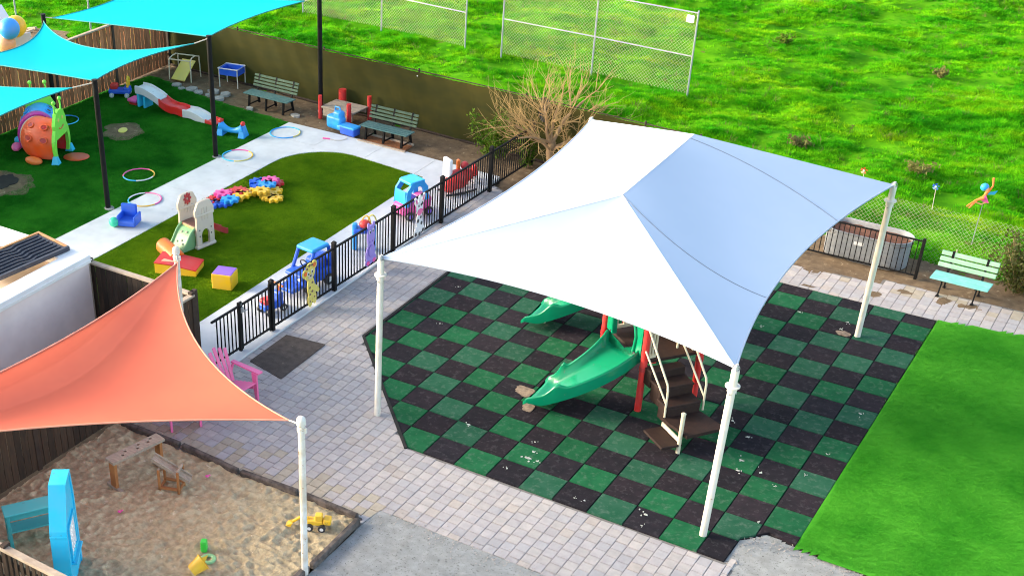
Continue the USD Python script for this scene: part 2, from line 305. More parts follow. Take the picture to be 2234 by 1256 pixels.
N = 190000; X = rng.uniform(-34, 14, N); Y = rng.uniform(5.4, 32, N)
k = (Y > fence_y(X) + .10) & (X < 12); X, Y = X[k], Y[k]
Pg = np.stack([X, Y, fz(X, Y)], -1); k = inview(Pg, 130); Pg = Pg[k]
dens = meshkit.fbm(Pg * np.array([1, 1, 0]) * .8, 3, 11); keep = rng.uniform(size=len(Pg)) < np.clip((dens - .30) * 4.0, .10, 1); Pg, dens = Pg[keep], dens[keep]
near = np.clip((Pg[:, 1] - fence_y(Pg[:, 0])) / 2.0, 0, 1)
sc = (rng.uniform(.55, 1.1, len(Pg)) * (.55 + 1.0 * dens)) * (.75 + .25 * near) * .80
protos = [(tuft(20, (.06, .15), (.012, .022), .15, (.2, .9), 20 + i), 'grass') for i in range(5)] + [(tuft(24, (.04, .10), (.025, .04), .14, (.5, 1.2), 40), 'grass'), (tuft(14, (.12, .24), (.008, .014), .12, (.3, 1.0), 41), 'weed_dry')]
idx = rng.choice(7, len(Pg), p=[.155, .155, .155, .155, .15, .205, .025])
instancer('field_grass', protos, Pg, idx, sc, rng.uniform(0, 6.28, len(Pg)), 'long bright green grass covering the open field behind the fences', 'grass')

# ------------------------------------------------------------------ lawns of artificial turf
mid_pts = [(-7.68, -6.2), (-3.82, -6.2), (-3.82, 4.42), (-7.68, 4.72)]
c_ = [(-7.62 + 1.5 * (1 - math.cos(t)), 3.2 + 1.5 * math.sin(t)) for t in np.linspace(0, math.pi / 2, 9)]
mid = Polygon([(-7.68, -6.2), *c_, (-3.82, 4.42), (-3.78, -5.8)])
left = Polygon([(-9.30, -7), (-9.28, -3), (-8.98, 5.78), (-10.6, 5.95), (-12.1, 6.15), (-13.6, 6.55), (-15.0, 6.9), (-15.2, 5.2), (-15.3, 1.0), (-15.4, -7)])
right = Polygon([(8.56, -5.12), (8.52, 3.42), (13, 4.1), (13, -5.5)])
def bare(X, Y):
    return np.zeros_like(X)
def lawn(poly, m, step=.12, z=.012):
    f = lambda X, Y: z + (meshkit.fbm(np.stack([X, Y, 0 * X], -1) * .7, 2, 9) - .5) * .02
    single('lawn', terrain(poly, step, f), m, kind='structure', smooth=True); return f
fl, fm, fr = lawn(left, 'turf_left'), lawn(mid, 'turf_mid'), lawn(right, 'turf_right')
def pile(poly, f, n, m, label, holes=None, s=1.0):
    x0, y0, x1, y1 = poly.bounds; g_ = math.sqrt((x1 - x0) * (y1 - y0) / n); X, Y = [a.ravel() + rng.uniform(-.45, .45, a.size) * g_ for a in np.meshgrid(np.arange(x0, x1, g_), np.arange(y0, y1, g_), indexing='ij')]; k = shapely.contains_xy(poly, X, Y)
    if holes is not None: k &= ~shapely.contains_xy(holes, X, Y)
    P = np.stack([X[k], Y[k], f(X[k], Y[k])], -1); P = P[inview(P, 60)]
    pr = [(tuft(34, (.018, .036), (.006, .011), .085, (.3, 1.1), 60 + i, 1), m) for i in range(3)]
    instancer('turf_pile', pr, P, rng.integers(0, 3, len(P)), rng.uniform(.85, 1.15, len(P)) * s, rng.uniform(0, 6.28, len(P)), label, 'turf pile')
spots = [(at(268, 288), .62), (at(2, 402), .85)]
holes = shapely.unary_union([Point(*p[:2]).buffer(r * .8) for p, r in spots])
pile(left, fl, 17000, 'blade_left', 'short dark green pile of the artificial lawn by the left fence', holes)
pile(mid, fm, 11000, 'blade_mid', 'short olive green pile of the artificial lawn inside the concrete path')
pile(right, fr, 14000, 'blade_right', 'short bright green pile of the artificial lawn beside the rubber tiles', s=.55)
def disc(c, r, seed, z, squash=1.0):
    q = np.random.default_rng(seed); t = np.linspace(0, 2 * np.pi, 40, endpoint=False); rr = r * (1 + .12 * np.sin(2 * t + q.uniform(0, 6)) + .08 * np.sin(5 * t + q.uniform(0, 6)) + .05 * q.normal(size=40))
    return prism(Polygon(np.c_[c[0] + rr * np.cos(t), c[1] + squash * rr * np.sin(t)]).buffer(0), z - .03, z)
for (p, r), sd in zip(spots, (1, 2)):
    single('worn_patch', disc(p, r, sd, .024), 'dirt', kind='structure')
single('worn_patch', disc(at(0, 400), .45, 5, .040), 'rubber_black', kind='structure')

# ------------------------------------------------------------------ concrete path: slabs as parts
path = thing('concrete_path', kind='structure')
walk = Polygon([(-9.28, -8), (-8.96, 5.80), (-6.4, 5.72), (-2.2, 5.40), (-2.22, 6.2), (-1.95, 6.2), (-2.18, -5.9), (-3.76, -5.9), (-3.80, 4.44), *[(x, y + .02) for x, y in c_[::-1]], (-7.66, -8)])
walk = Polygon([(-9.28, -8), (-8.96, 5.80), (-6.4, 5.72), (-2.2, 5.40), (-2.18, -5.85), (-3.78, -5.85), (-3.80, 4.40), *[(x - .01, y + .02) for x, y in c_[::-1]], (-7.70, -8)])
joint = 0.012
ys = [-8, -5.6, -3.55, -1.5, .55, 2.6, 4.72, 6]; cells = [sbox(-9.5, a + joint / 2, -7.2, b - joint / 2) for a, b in zip(ys[:-2], ys[1:-1])]
top_x = [-9.5, -7.35, -5.75, -4.1, -2.0]
for a, b in zip(top_x[:-1], top_x[1:]): cells.append(affinity.skew(sbox(a + joint / 2, (2.6 if a < -8 else 4.0) + joint / 2, b - joint / 2, 6.2), xs=0))
cells[-4] = sbox(-9.5, 4.72 + joint / 2, -7.35 - joint / 2, 6.2)
extra = sbox(-7.35 + 0, 2.6, -7.2, 4.0)
fy = [-5.9, -3.7, -1.5, .7, 2.9, 4.0]
for a, b in zip(fy[:-1], fy[1:]): cells.append(sbox(-4.0, a + joint / 2, -2.0, b - joint / 2))
used = None
for c in cells:
    g = walk.intersection(c)
    if used is not None: g = g.difference(used)
    used = c if used is None else used.union(c)
    for q in (g.geoms if hasattr(g, 'geoms') else [g]):
        if isinstance(q, Polygon) and q.area > .02: part(path, 'slab', prism(q, -.12, .030), 'concrete')
single('path_bed', prism(walk.buffer(-.01), -.14, .012), 'paver_bed', kind='structure')

# ------------------------------------------------------------------ earth strips
north = Polygon([(-15.3, 8.3), (-15.1, 6.75), (-13.6, 6.45), (-12.1, 6.05), (-10.6, 5.85), (-8.96, 5.72), (-6.4, 5.66), (-2.2, 5.35), (-1.9, 5.0), (-.6, 3.4), (12, 3.9), (12, 5.6), (1.8, 6.6), (-2.4, 7.05)])
dz = lambda X, Y: -.035 + (meshkit.fbm(np.stack([X, Y, 0 * X], -1) * 2.5, 4, 21) - .5) * .08 + .02
single('dirt', terrain(north, .09, dz), 'dirt', kind='structure', smooth=True)
westrip = Polygon([(-15.55, -7), (-15.0, -7), (-14.95, 1), (-14.8, 6.9), (-15.4, 8)])
single('dirt', terrain(westrip, .1, lambda X, Y: .006 + 0 * X), 'dirt', kind='structure')

# ------------------------------------------------------------------ rubber tiles
S = 0.61
floor = Polygon([(-.62, 3.45), (-.64, -3.2), (2.12, -6.10), (7.75, -6.10), (7.75, -5.40), (8.08, -5.03), (8.52, -5.12), (8.50, 3.45)])
tiles = thing('playground_floor', kind='structure')
q = np.random.default_rng(3)
for i in range(-2, 14):
    for j in range(-6, 10):
        c = sbox(i * S + .005, -(j + 1) * S + .005, (i + 1) * S - .005, -j * S - .005).intersection(floor)
        if c.is_empty or c.area < .004 or not isinstance(c, Polygon): continue
        even = (i + j) % 2 == 0; z = .012 + q.uniform(-.004, .004)
        m = prism(c, -.03, z - .006); cap = prism(c.buffer(-.007), z - .006, z) if c.area > .05 else None
        name = ('tile_green' if q.random() < .55 else 'tile_green_grey') if even else ('tile_dark' if q.random() < .5 else 'tile_dark_red')
        tl = np.array([q.normal(0, .004), q.normal(0, .004)])
        m = cat(m, cap) if cap is not None else m
        v = m.vertices; cx, cy = c.centroid.x, c.centroid.y; v[:, 2] += np.where(v[:, 2] > -.02, (v[:, 0] - cx) * tl[0] + (v[:, 1] - cy) * tl[1], 0)
        part(tiles, 'tile', m, name)
part(tiles, 'backing', prism(floor.buffer(.03), -.06, -.022), 'rubber_black')
edge = LineString([(-.66, 3.4), (-.67, -3.2), (2.10, -6.13)]).buffer(.028)
part(tiles, 'edging', prism(edge, -.05, .018), 'rubber_black')
single('worn_patch', disc((3.0, -3.35), .22, 6, .021, .7), 'worn_patch', kind='structure')
single('worn_patch', disc((3.28, -3.8), .12, 7, .021, 1.2), 'worn_patch', kind='structure')
single('worn_patch', disc((7.15, 1.95), .13, 8, .021, .8), 'worn_patch', kind='structure')
dr = []
for px, py, r in [(1598, 917, .05), (1632, 952, .045), (1617, 1003, .06), (1610, 1025, .05), (1660, 1030, .045), (1878, 902, .04), (1409, 1121, .06), (1152, 998, .10), (1164, 985, .05), (1172, 1005, .05), (1022, 925, .06), (1106, 1020, .03), (1253, 1085, .03), (1275, 1091, .03), (1167, 963, .03), (1690, 1060, .03), (1655, 1137, .03), (1662, 665, .03), (1850, 702, .04), (1745, 680, .04), (1660, 712, .04), (1835, 717, .04), (1000, 625, .03), (960, 705, .03), (1400, 1145, .03), (1757, 1035, .03), (1805, 990, .03)]:
    p = at(px, py, .02); dr.append(disc(p, r * .55, int(px), .0225, .5)); 
    for _ in range(3): o = q.normal(0, r * 1.0, 2); dr.append(disc(p[:2] + o, r * .18, int(px + py), .0225))
single('bird_droppings', cat(dr), 'droppings', 'white bird droppings spattered over the green and black tiles', 'droppings', kind='stuff')

# ------------------------------------------------------------------ pavers
sandbox = Polygon([(-2.7, -8.36), (2.55, -8.30), (2.64, -14.5), (-2.9, -14.5)])
pave = Polygon([(-2.16, 4.9), (-2.16, -5.9), (-2.5, -5.9), (-2.5, -8.5), (2.62, -8.5), (2.7, -7.9), (7.9, -7.9), (7.9, -5.9), (3, -5.9), (-.5, 2), (-.5, 3.3), (14, 3.3), (14, 4.75), (8, 4.72), (7.2, 4.72), (7.2, 4.5), (5.4, 4.42), (-1.0, 4.3)])
pave = pave.difference(floor.buffer(.045)).difference(sandbox.buffer(.05)).difference(right.buffer(.02)).buffer(0)
pp_, P0 = [], .2035
for a in range(-14, 70):
    x0 = -2.16 + a * P0; off = [0, .5, 0, .35, .5, .15][a % 6] * P0 * (1 if q.random() < .6 else 0)
    if x0 < -2.75: continue
    for b in range(0, 72):
        y0 = -8.6 + b * P0 + off
        c = sbox(x0 + .004, y0 + .004, x0 + P0 - .004, y0 + P0 - .004).intersection(pave)
        if c.is_empty or c.area < .008 or not isinstance(c, Polygon): continue
        pp_.append(c)
cen = np.array([[c.centroid.x, c.centroid.y, 0] for c in pp_]); vis = inview(cen, 4); dist = np.linalg.norm(cen - CC, axis=1) + 1000 * ~vis + 1000 * np.array([c.area < .03 for c in pp_])
order = np.argsort(dist); big = set(order[:300].tolist())
def paver(c):
    z = q.uniform(-.0045, .0015); v = np.array(c.exterior.coords)[:-1]
    if len(v) == 4:
        i = c.buffer(-.006, join_style=2); w = np.array(i.exterior.coords)[:-1]
        if len(w) == 4:
            o = np.argmin(((w - v[0]) ** 2).sum(1)); w = np.roll(w, -o, 0)
            if np.linalg.norm(w[1] - v[1]) > np.linalg.norm(w[-1] - v[1]): w = np.roll(w[::-1], 1, 0)
            V = np.vstack([np.c_[v, np.full(4, -.03)], np.c_[v, np.full(4, z - .005)], np.c_[w, np.full(4, z)]]); F = []
            for r in (0, 4):
                for k in range(4): k2 = (k + 1) % 4; F += [[r + k, r + k2, r + 4 + k2], [r + k, r + 4 + k2, r + 4 + k]]
            F += [[8, 9, 10], [8, 10, 11]]; m = trimesh.Trimesh(V, F, process=False)
            if m.face_normals[-1][2] < 0: m.invert()
            return m
    return prism(c, -.03, z)
pav = thing('paved_path', kind='structure'); rest = [[], [], [], [], []]
def tone(c):
    sandy = math.exp(-((c.centroid.y + 8.3) / .55) ** 2) * (.75 if c.centroid.x < 3.2 else 0) + (.35 if c.centroid.x > 5 and c.centroid.y > 4.2 else 0)
    return 4 if q.random() < sandy else int(np.searchsorted([.40, .70, .93], q.random()))
for k, c in enumerate(pp_):
    t = tone(c)
    if k in big: part(pav, 'paver', paver(c), f'paver_{t}')
    else: rest[t].append(paver(c))
for t in range(5): part(pav, 'distant_pavers', cat(rest[t]), f'paver_{t}', kind='stuff')
part(pav, 'bedding', prism(pave.buffer(.06).difference(sandbox).difference(floor), -.08, -.016), 'paver_bed')
kerbstrip = box(-2.44, -5.85, -.06, -2.165, 5.3, .034, .006)
single('kerb', kerbstrip, 'concrete', kind='structure')

# ------------------------------------------------------------------ old concrete in the foreground
conc = Polygon([(2.66, -7.95), (7.96, -7.95), (7.96, -6.2), (7.82, -6.15), (7.80, -5.44), (8.10, -5.10), (8.56, -5.20), (14, -5.6), (14, -13), (2.66, -13)])
single('pavement', terrain(conc, .06, lambda X, Y: -.012 + (meshkit.fbm(np.stack([X, Y, 0 * X], -1) * 6, 3, 31) - .5) * .012 - .02 * np.clip((-7.0 - Y) / .4, 0, 0)), 'concrete_old', kind='structure', smooth=True)
single('gravel', (lambda L: cat(L))([mv(rotz(ball((0, 0, 0), .012 * q.uniform(.5, 1.3), (1, .8, .6), 0), q.uniform(0, 360)), *p) for p in
    [(q.uniform(2.7, 8), -7.9 + q.normal(0, .16), 0.0) for _ in range(420)] + [(7.9 + q.normal(0, .13), q.uniform(-7.6, -5.2), .0) for _ in range(160)] + [(q.uniform(8.1, 10.5), -5.25 + q.normal(0, .10), .0) for _ in range(200)]]), 'paver_3', 'crumbs of gravel along the ragged edge of the old concrete', 'gravel', kind='stuff')
single('soil', prism(Polygon([(-8, -16), (14, -16), (14, 8), (-8, 8)]), -.30, -.10), 'dirt', kind='structure')
single('soil', prism(Polygon([(-16, -9), (-2, -9), (-2, 8), (-16, 8)]), -.32, -.145), 'dirt', kind='structure')

# ------------------------------------------------------------------ sand
def sz(X, Y):
    P = np.stack([X, Y, 0 * X], -1); w = meshkit.fbm(P * 2.6, 3, 41); rd = 1 - np.abs(2 * meshkit.noise(P * np.array([5.5, 8.5, 1]), 44) - 1); r2 = 1 - np.abs(2 * meshkit.noise(P * np.array([12, 9, 1]), 47) - 1)
    return -.01 + (w - .5) * .10 + (rd ** 2 - .4) * .048 + (r2 ** 2 - .4) * .022 + (meshkit.noise(P * 22, 46) - .5) * .012
single('sand', terrain(sandbox.buffer(-.02), .024, sz), 'sand', kind='structure', smooth=True)
tb = thing('sandbox_kerb', 'weathered black timber edging round the sandbox', 'kerb', (-1, -8.3, 0))
pts = [(-2.6, -8.33), (-1.2, -8.29), (.15, -8.36), (1.36, -8.30), (2.55, -8.30)]
for k in range(4):
    a, b = np.array(pts[k]), np.array(pts[k + 1]); d = (b - a) / np.linalg.norm(b - a)
    m = beam((*(a + d * .03), .03 + .008 * (k % 2)), (*(b - d * .03), .035 - .01 * (k % 2)), .10, .12, .02); part(tb, 'timber', m, 'wood_timber', world=True)
for y0, y1 in ((-8.38, -9.75), (-9.8, -11.6), (-11.65, -13.4)): part(tb, 'timber', beam((2.58, y0, .03), (2.62, y1, .03), .10, .12, .02), 'wood_timber', world=True)
# ------------------------------------------------------------------ white hip canopy
def pole_white(name, x, y, h, label, cat_, group=None, r=.057, lean=(0, 0), collar=True, look='steel_white'):
    t = thing(name, label, cat_, (x, y, 0), 0, group)
    L = np.array([lean[0], lean[1], 0.0])
    part(t, 'tube', tube([(0, 0, -.05), L * .5 + (0, 0, h * .5), L + (0, 0, h)], r, 20), look, smooth=40)
    if collar:
        c = L * ((h - .32) / h)
        part(t, 'collar', mv(lathe([(r, -.05), (r + .012, -.05), (r + .012, .02), (r + .05, .03), (r + .05, .05), (r, .055)], 24), *(c + (0, 0, h - .32))), look, smooth=40)
        part(t, 'bolt', cat([rod(c + (r * math.cos(a), r * math.sin(a), h - .40), c + ((r + .02) * math.cos(a), (r + .02) * math.sin(a), h - .40), .012, 6) for a in (.4, 2.5, 4.6)]), 'cable')
        part(t, 'top_bracket', mv(box(-.02, -.05, 0, .02, .05, .10, .008), *(L + (0, 0, h - .02))), look)
    return t
PB = [(1.12, -5.50), (7.25, -5.66), (7.40, 2.0), (1.30, 2.22)]
CO = [np.array([1.14, -5.48, 3.14]), np.array([7.33, -5.78, 3.14]), np.array([7.42, 2.02, 3.16]), np.array([1.36, 2.30, 3.16])]
AP = [np.array([4.25, -2.94, 4.06]), np.array([4.22, .28, 4.06])]
for (x, y), c, lb in zip(PB, CO, ['white canopy pole nearest the black railing and purple animal board', 'white canopy pole in front of the playground steps', 'white canopy pole in front of the metal planter tub', 'white canopy pole hidden under the far corner of the canopy']):
    pole_white('canopy_pole', x, y, c[2] - .03, lb, 'pole', 'poles of the white canopy', lean=(c[0] - x, c[1] - y))
can = thing('shade_canopy', 'large white hip shade canopy over the green slide play structure', 'canopy', (4.2, -1.7, 3.1))
def bow(a, b, off, sag=.05):
    a, b, off = map(np.asarray, (a, b, off))
    return lambda t: a + (b - a) * t[:, None] + (off[None] - np.array([0, 0, sag])) * (4 * t * (1 - t))[:, None]
edges = dict(front=bow(CO[0], CO[1], (0, .40, 0), -.02), right=bow(CO[1], CO[2], (-.46, 0, 0), .02), back=bow(CO[2], CO[3], (0, -.42, 0), 0), left=bow(CO[3], CO[0], (.34, 0, 0), .03))
ridge = dict(front=(AP[0], AP[0]), right=(AP[0], AP[1]), back=(AP[1], AP[1]), left=(AP[1], AP[0]))
tt = np.linspace(0, 1, 41); ss = np.linspace(0, 1, 25); rims = []
for nm in ('left', 'front', 'right', 'back'):
    E = edges[nm](tt); r0, r1 = ridge[nm]; Rg = r0 + (r1 - r0) * tt[:, None]
    P = E[:, None] * (1 - ss)[None, :, None] + Rg[:, None] * ss[None, :, None]
    edgeness = (np.minimum(1, 4 * tt * (1 - tt)))[:, None]
    P[..., 2] -= (.05 if nm == 'right' else .13) * edgeness * (4 * ss * (1 - ss))[None]
    P[..., 2] += .010 * np.sin(9 * tt)[:, None] * (ss * (1 - ss) * 4)[None]
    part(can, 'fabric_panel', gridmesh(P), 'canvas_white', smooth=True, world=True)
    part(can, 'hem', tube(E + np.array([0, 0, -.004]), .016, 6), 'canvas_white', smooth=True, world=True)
    if nm == 'right':
        for ta, tb_ in ((.30, .0), (.735, .93)):
            pts = []
            for c_i, sv in enumerate(ss):
                tv = (ta * (1 - sv) + tb_ * sv) * 40; k0 = min(int(tv), 39); f = tv - k0; pts.append(P[k0, c_i] * (1 - f) + P[k0 + 1, c_i] * f + [0, 0, .003])
            part(can, 'seam', tube(pts, .006, 5), 'canvas_seam', smooth=True, world=True)
    if nm == 'left': part(can, 'seam', tube(P[30] + np.array([0, 0, .003]), .004, 5), 'canvas_seam', smooth=True, world=True)
for a, b in ((CO[0], AP[0]), (CO[1], AP[0]), (CO[2], AP[1]), (CO[3], AP[1]), (AP[0], AP[1])):
    part(can, 'hip_seam', tube([a - [0, 0, .007], (a + b) / 2 - [0, 0, .007], b - [0, 0, .007]], .009, 6), 'canvas_white', smooth=True, world=True)
for c in CO: part(can, 'corner_ring', tube([c + .05 * np.array([math.cos(a), 0, math.sin(a)]) for a in np.linspace(0, 6.283, 14)], .008, 5), 'cable', world=True)

# ------------------------------------------------------------------ turquoise sails and black poles
def coons(c00, c10, c11, c01, bows, n=31, sag=.0):
    u = np.linspace(0, 1, n); mid = (c00 + c10 + c11 + c01) / 4
    def e(a, b, w):
        d = b - a; s = np.array([-d[1], d[0], 0]); s /= np.linalg.norm(s); s = s if s @ (mid - (a + b) / 2) > 0 else -s
        w, dzz = w if isinstance(w, tuple) else (w, 0.0)
        return a + (b - a) * u[:, None] + (s * w - np.array([0, 0, dzz]))[None] * (4 * u * (1 - u))[:, None]
    b0, b1, l0, l1 = e(c00, c10, bows[0]), e(c01, c11, bows[2]), e(c00, c01, bows[3]), e(c10, c11, bows[1])
    U, V = u[:, None, None], u[None, :, None]
    P = (1 - V) * b0[:, None] + V * b1[:, None] + (1 - U) * l0[None] + U * l1[None] - ((1 - U) * (1 - V) * c00 + U * (1 - V) * c10 + U * V * c11 + (1 - U) * V * c01)
    P[..., 2] -= sag * (16 * u * (1 - u))[:, None] * (u * (1 - u))[None]
    return P, [b0, b1, l0, l1]
def sail(label, near0, near1, far1, far0, bows, anchors, look='canvas_turquoise', hem='hem_teal', group='turquoise shade sails', sag=.1):
    cs = [np.array(c, float) for c in (near0, near1, far1, far0)]
    t = thing('shade_sail', label, 'shade sail', tuple(cs[0]), 0, group)
    P, E = coons(*cs, bows, sag=sag); part(t, 'fabric', gridmesh(P), look, smooth=True, world=True)
    for e in E: part(t, 'hem', tube(e, .014, 6), hem, smooth=True, world=True)
    for c, a in zip(cs, anchors):
        if a is not None and np.linalg.norm(np.array(a) - c) > .03: part(t, 'rope', tube([c, np.array(a, float)], .014, 6), 'rope', world=True)
B = {0: (-9.42, -5.35), 1: (-9.34, -1.25), 2: (-9.15, 2.75), 3: (-8.74, 7.04)}
FB = {1: (-15.0, -1.3), 2: (-15.0, 2.75), 3: (-15.0, 7.0)}
def black_pole(x, y, h, label):
    t = thing('sail_pole', label, 'pole', (x, y, 0), 0, 'black posts of the turquoise sails')
    part(t, 'tube', cyl(0, 0, -.05, h, .065, 18), 'steel_black', smooth=40); part(t, 'cap', cyl(0, 0, h, h + .02, .07, 18), 'steel_black', smooth=40)
    part(t, 'footing', prism(Polygon(np.c_[.13 * np.cos(np.linspace(0, 6.28, 12, endpoint=False)) + .04, .11 * np.sin(np.linspace(0, 6.28, 12, endpoint=False))]), 0, .036), 'concrete_old')
    part(t, 'eye_bolt', tube([(.0, .06 + .03 * math.sin(a), h - .06 + .03 * math.cos(a)) for a in np.linspace(0, 6.28, 10)], .006, 5), 'cable')
for (k, h), lb in zip(((1, 3.2), (2, 3.2), (3, 3.4)), ['tall black post on the concrete path by the green ball', 'tall black post at the path edge beside the blue bone-shaped rocker', 'tall black post by the brown mesh fence between the two green benches']):
    black_pole(*B[k], h, lb)
black_pole(*FB[2], 2.92, 'black post standing at the brown board fence, turquoise sail tip on it')
T = lambda p, z: (p[0], p[1], z)
sail('middle turquoise sail with its long hem facing the caterpillar tunnel', T(B[1], 3.19), (-9.22, 2.25, 3.14), (-14.95, 2.70, 2.74), (-15.2, -1.25, 2.86), (.28, (.78, .22), (.85, .18), .06), [None, T(B[2], 3.15), T(FB[2], 2.85), None])
sail('turquoise sail running off the top of the picture', T(B[2], 3.19), (-8.86, 6.52, 3.2), (-15.0, 6.9, 2.9), (-14.75, 2.85, 2.84), (.22, .5, .5, .04), [None, T(B[3], 3.3), None, T(FB[2], 2.85)])
sail('small turquoise corner of sail at the left picture edge', (-9.45, -5.3, 3.1), (-9.56, -1.78, 3.14), (-15.0, -1.6, 2.7), (-15.1, -5.4, 2.86), (.22, .62, .5, .05), [None, T(B[1], 3.15), None, None])

# ------------------------------------------------------------------ coral sail
ps = []
RP = [(-2.29, -6.80, 2.92), (2.60, -9.90, 2.76)]
for (x, y, h), lb in zip(RP, ['white post with round cap behind the tip of the coral sail', 'rust-spotted white post standing in the sandbox by the toy digger']):
    t = pole_white('sail_post', x, y, h, lb, 'pole', 'white posts of the coral sail', r=.052, collar=False, look='steel_white_worn')
    part(t, 'cap', mv(lathe([(0, .10), (.045, .085), (.066, .05), (.07, .0), (.07, -.035), (.053, -.04)], 22), 0, 0, h), 'steel_white_worn', smooth=50)
    part(t, 'clamp', cat(mv(lathe([(.052, 0), (.064, 0), (.064, .05), (.052, .05)], 20), 0, 0, h - .14), box(.05, -.02, h - .16, .09, .02, h - .07, .004)), 'steel_white_worn', smooth=40)
cs = [np.array(at(388, 572, 2.84)), np.array(at(630, 916, 2.70)), np.array([-3.1, -14.9, 2.72])]
t = thing('shade_sail', 'coral orange triangular shade sail stretched over the sandbox', 'shade sail', tuple(cs[0]))
n = 48; u = np.linspace(0, 1, n)
def ebow(a, b, w, z=0.0):
    mid = sum(cs) / 3; d = b - a; s = np.array([-d[1], d[0], 0]); s /= np.linalg.norm(s); s = s if s @ (mid - (a + b) / 2) > 0 else -s
    return lambda t: a + (b - a) * t[..., None] + (s * w - np.array([0, 0, z])) * (4 * t * (1 - t))[..., None]
e01, e12, e20 = ebow(cs[0], cs[1], .50, .10), ebow(cs[1], cs[2], .46, .06), ebow(cs[2], cs[0], .58, .0)
V, idx = [], {}
for i in range(n):
    for j in range(n - i):
        a, b = i / (n - 1), j / (n - 1); c = 1 - a - b
        p = a * cs[0] + b * cs[1] + c * cs[2]
        f = lambda E, t, A, Bq: (E(np.array(t)) - (A + (Bq - A) * t))
        s01, s12, s20 = a + b, b + c, c + a
        d = 0
        if s01 > 1e-9: d = d + s01 ** 3 * f(e01, b / s01, cs[0], cs[1])
        if s12 > 1e-9: d = d + s12 ** 3 * f(e12, c / s12, cs[1], cs[2])
        if s20 > 1e-9: d = d + s20 ** 3 * f(e20, a / s20, cs[2], cs[0])
        d = d * 1.0 - np.array([0, 0, .55 * 27 * a * b * c * .5])
        idx[i, j] = len(V); V.append(p + d)
F = [[idx[i, j], idx[i + 1, j], idx[i, j + 1]] for i in range(n - 1) for j in range(n - 1 - i)] + [[idx[i + 1, j], idx[i + 1, j + 1], idx[i, j + 1]] for i in range(n - 2) for j in range(n - 2 - i)]
m = trimesh.Trimesh(np.array(V), np.array(F), process=False)
if m.face_normals[:, 2].mean() < 0: m.invert()
part(t, 'fabric', m, 'canvas_coral', smooth=True, world=True)
for E in (e01, e12, e20): part(t, 'hem', tube(E(u), .013, 6), 'hem_coral', smooth=True, world=True)
part(t, 'rope', tube([cs[0], (RP[0][0], RP[0][1], 2.88)], .012, 6), 'cable', world=True); part(t, 'rope', tube([cs[1], (RP[1][0] - .04, RP[1][1] + .02, 2.70)], .012, 6), 'steel_white', world=True)
part(t, 'corner_patch', prism(Polygon([(0, 0), (-.30, -.02), (-.28, -.12)]), -.004, .006), 'hem_coral', world=False); 

# ------------------------------------------------------------------ black metal railing with gate
fx = lambda y: -2.36 + (y + 5.2) / 11.4 * .42
rail = thing('metal_railing', 'black metal picket railing between the lawn yard and the paved playground', 'fence', (-2.2, 0, 0))
posts_y = [-4.03, -1.92, .30, 2.30, 4.50, 6.55]
for y in posts_y:
    p = part(rail, 'post', mv(box(-.045, -.045, 0, .045, .045, 1.13, .008), fx(y), y), 'steel_black', world=True)
    part(p, 'post_cap', mv(cat(box(-.05, -.05, 1.13, .05, .05, 1.15, .005), hull([(-.045, -.045, 1.15), (.045, -.045, 1.15), (.045, .045, 1.15), (-.045, .045, 1.15), (-.02, -.02, 1.18), (.02, .02, 1.18), (-.02, .02, 1.18), (.02, -.02, 1.18)])), fx(y) + 2.2, y), 'steel_black')
def pickets(parent, y0, y1, z0=.08, z1=1.02, step=.108):
    n = int((y1 - y0) / step); d = (y1 - y0 - n * step) / 2
    for k in range(1, n + (d > .05)):
        y = y0 + d + k * step; part(parent, 'picket', mv(box(-.010, -.010, z0, .010, .010, z1), fx(y), y), 'steel_black', world=True)
    for z in (z0 + .03, z1):
        part(parent, 'rail', beam((fx(y0), y0, z), (fx(y1), y1, z), .045 if z > .5 else .034, .04, .005), 'steel_black', world=True)
for a, b in zip(posts_y[:-1], posts_y[1:]): pickets(rail, a + .045, b - .045)
pickets(rail, 6.60, 7.35 - .6 + .0) if False else None
gate = thing('metal_gate', 'black picket gate with a latch, left of the brown rubber mat', 'gate', (-2.4, -4.65, 0))
def gxpost(y): part(gate, 'stile', mv(box(-.02, -.02, .05, .02, .02, 1.10, .004), fx(y), y), 'steel_black', world=True)
gxpost(-4.10); gxpost(-4.98); pickets(gate, -4.98, -4.10)
part(gate, 'latch', cat(mv(box(-.03, -.05, .86, .05, .04, .98, .01), fx(-4.98), -4.98), rod((fx(-4.98) + .04, -4.98, .90), (fx(-4.98) + .11, -4.90, .92), .012)), 'cable', world=True)
part(gate, 'spring', tube([(fx(-4.98) + .03 * math.sin(a), -5.0 + .03 * math.cos(a), 1.02 + .02 * a / 6) for a in np.linspace(0, 18, 40)], .005, 5), 'cable', world=True)
rail2 = thing('metal_railing', 'short black railing panel joining the brown fence post to the gate', 'fence', (-2.4, -5.4, 0)); pickets(rail2, -5.86, -5.02); part(rail2, 'post', mv(box(-.03, -.03, 0, .03, .03, 1.10, .006), fx(-5.04), -5.04), 'steel_black', world=True)

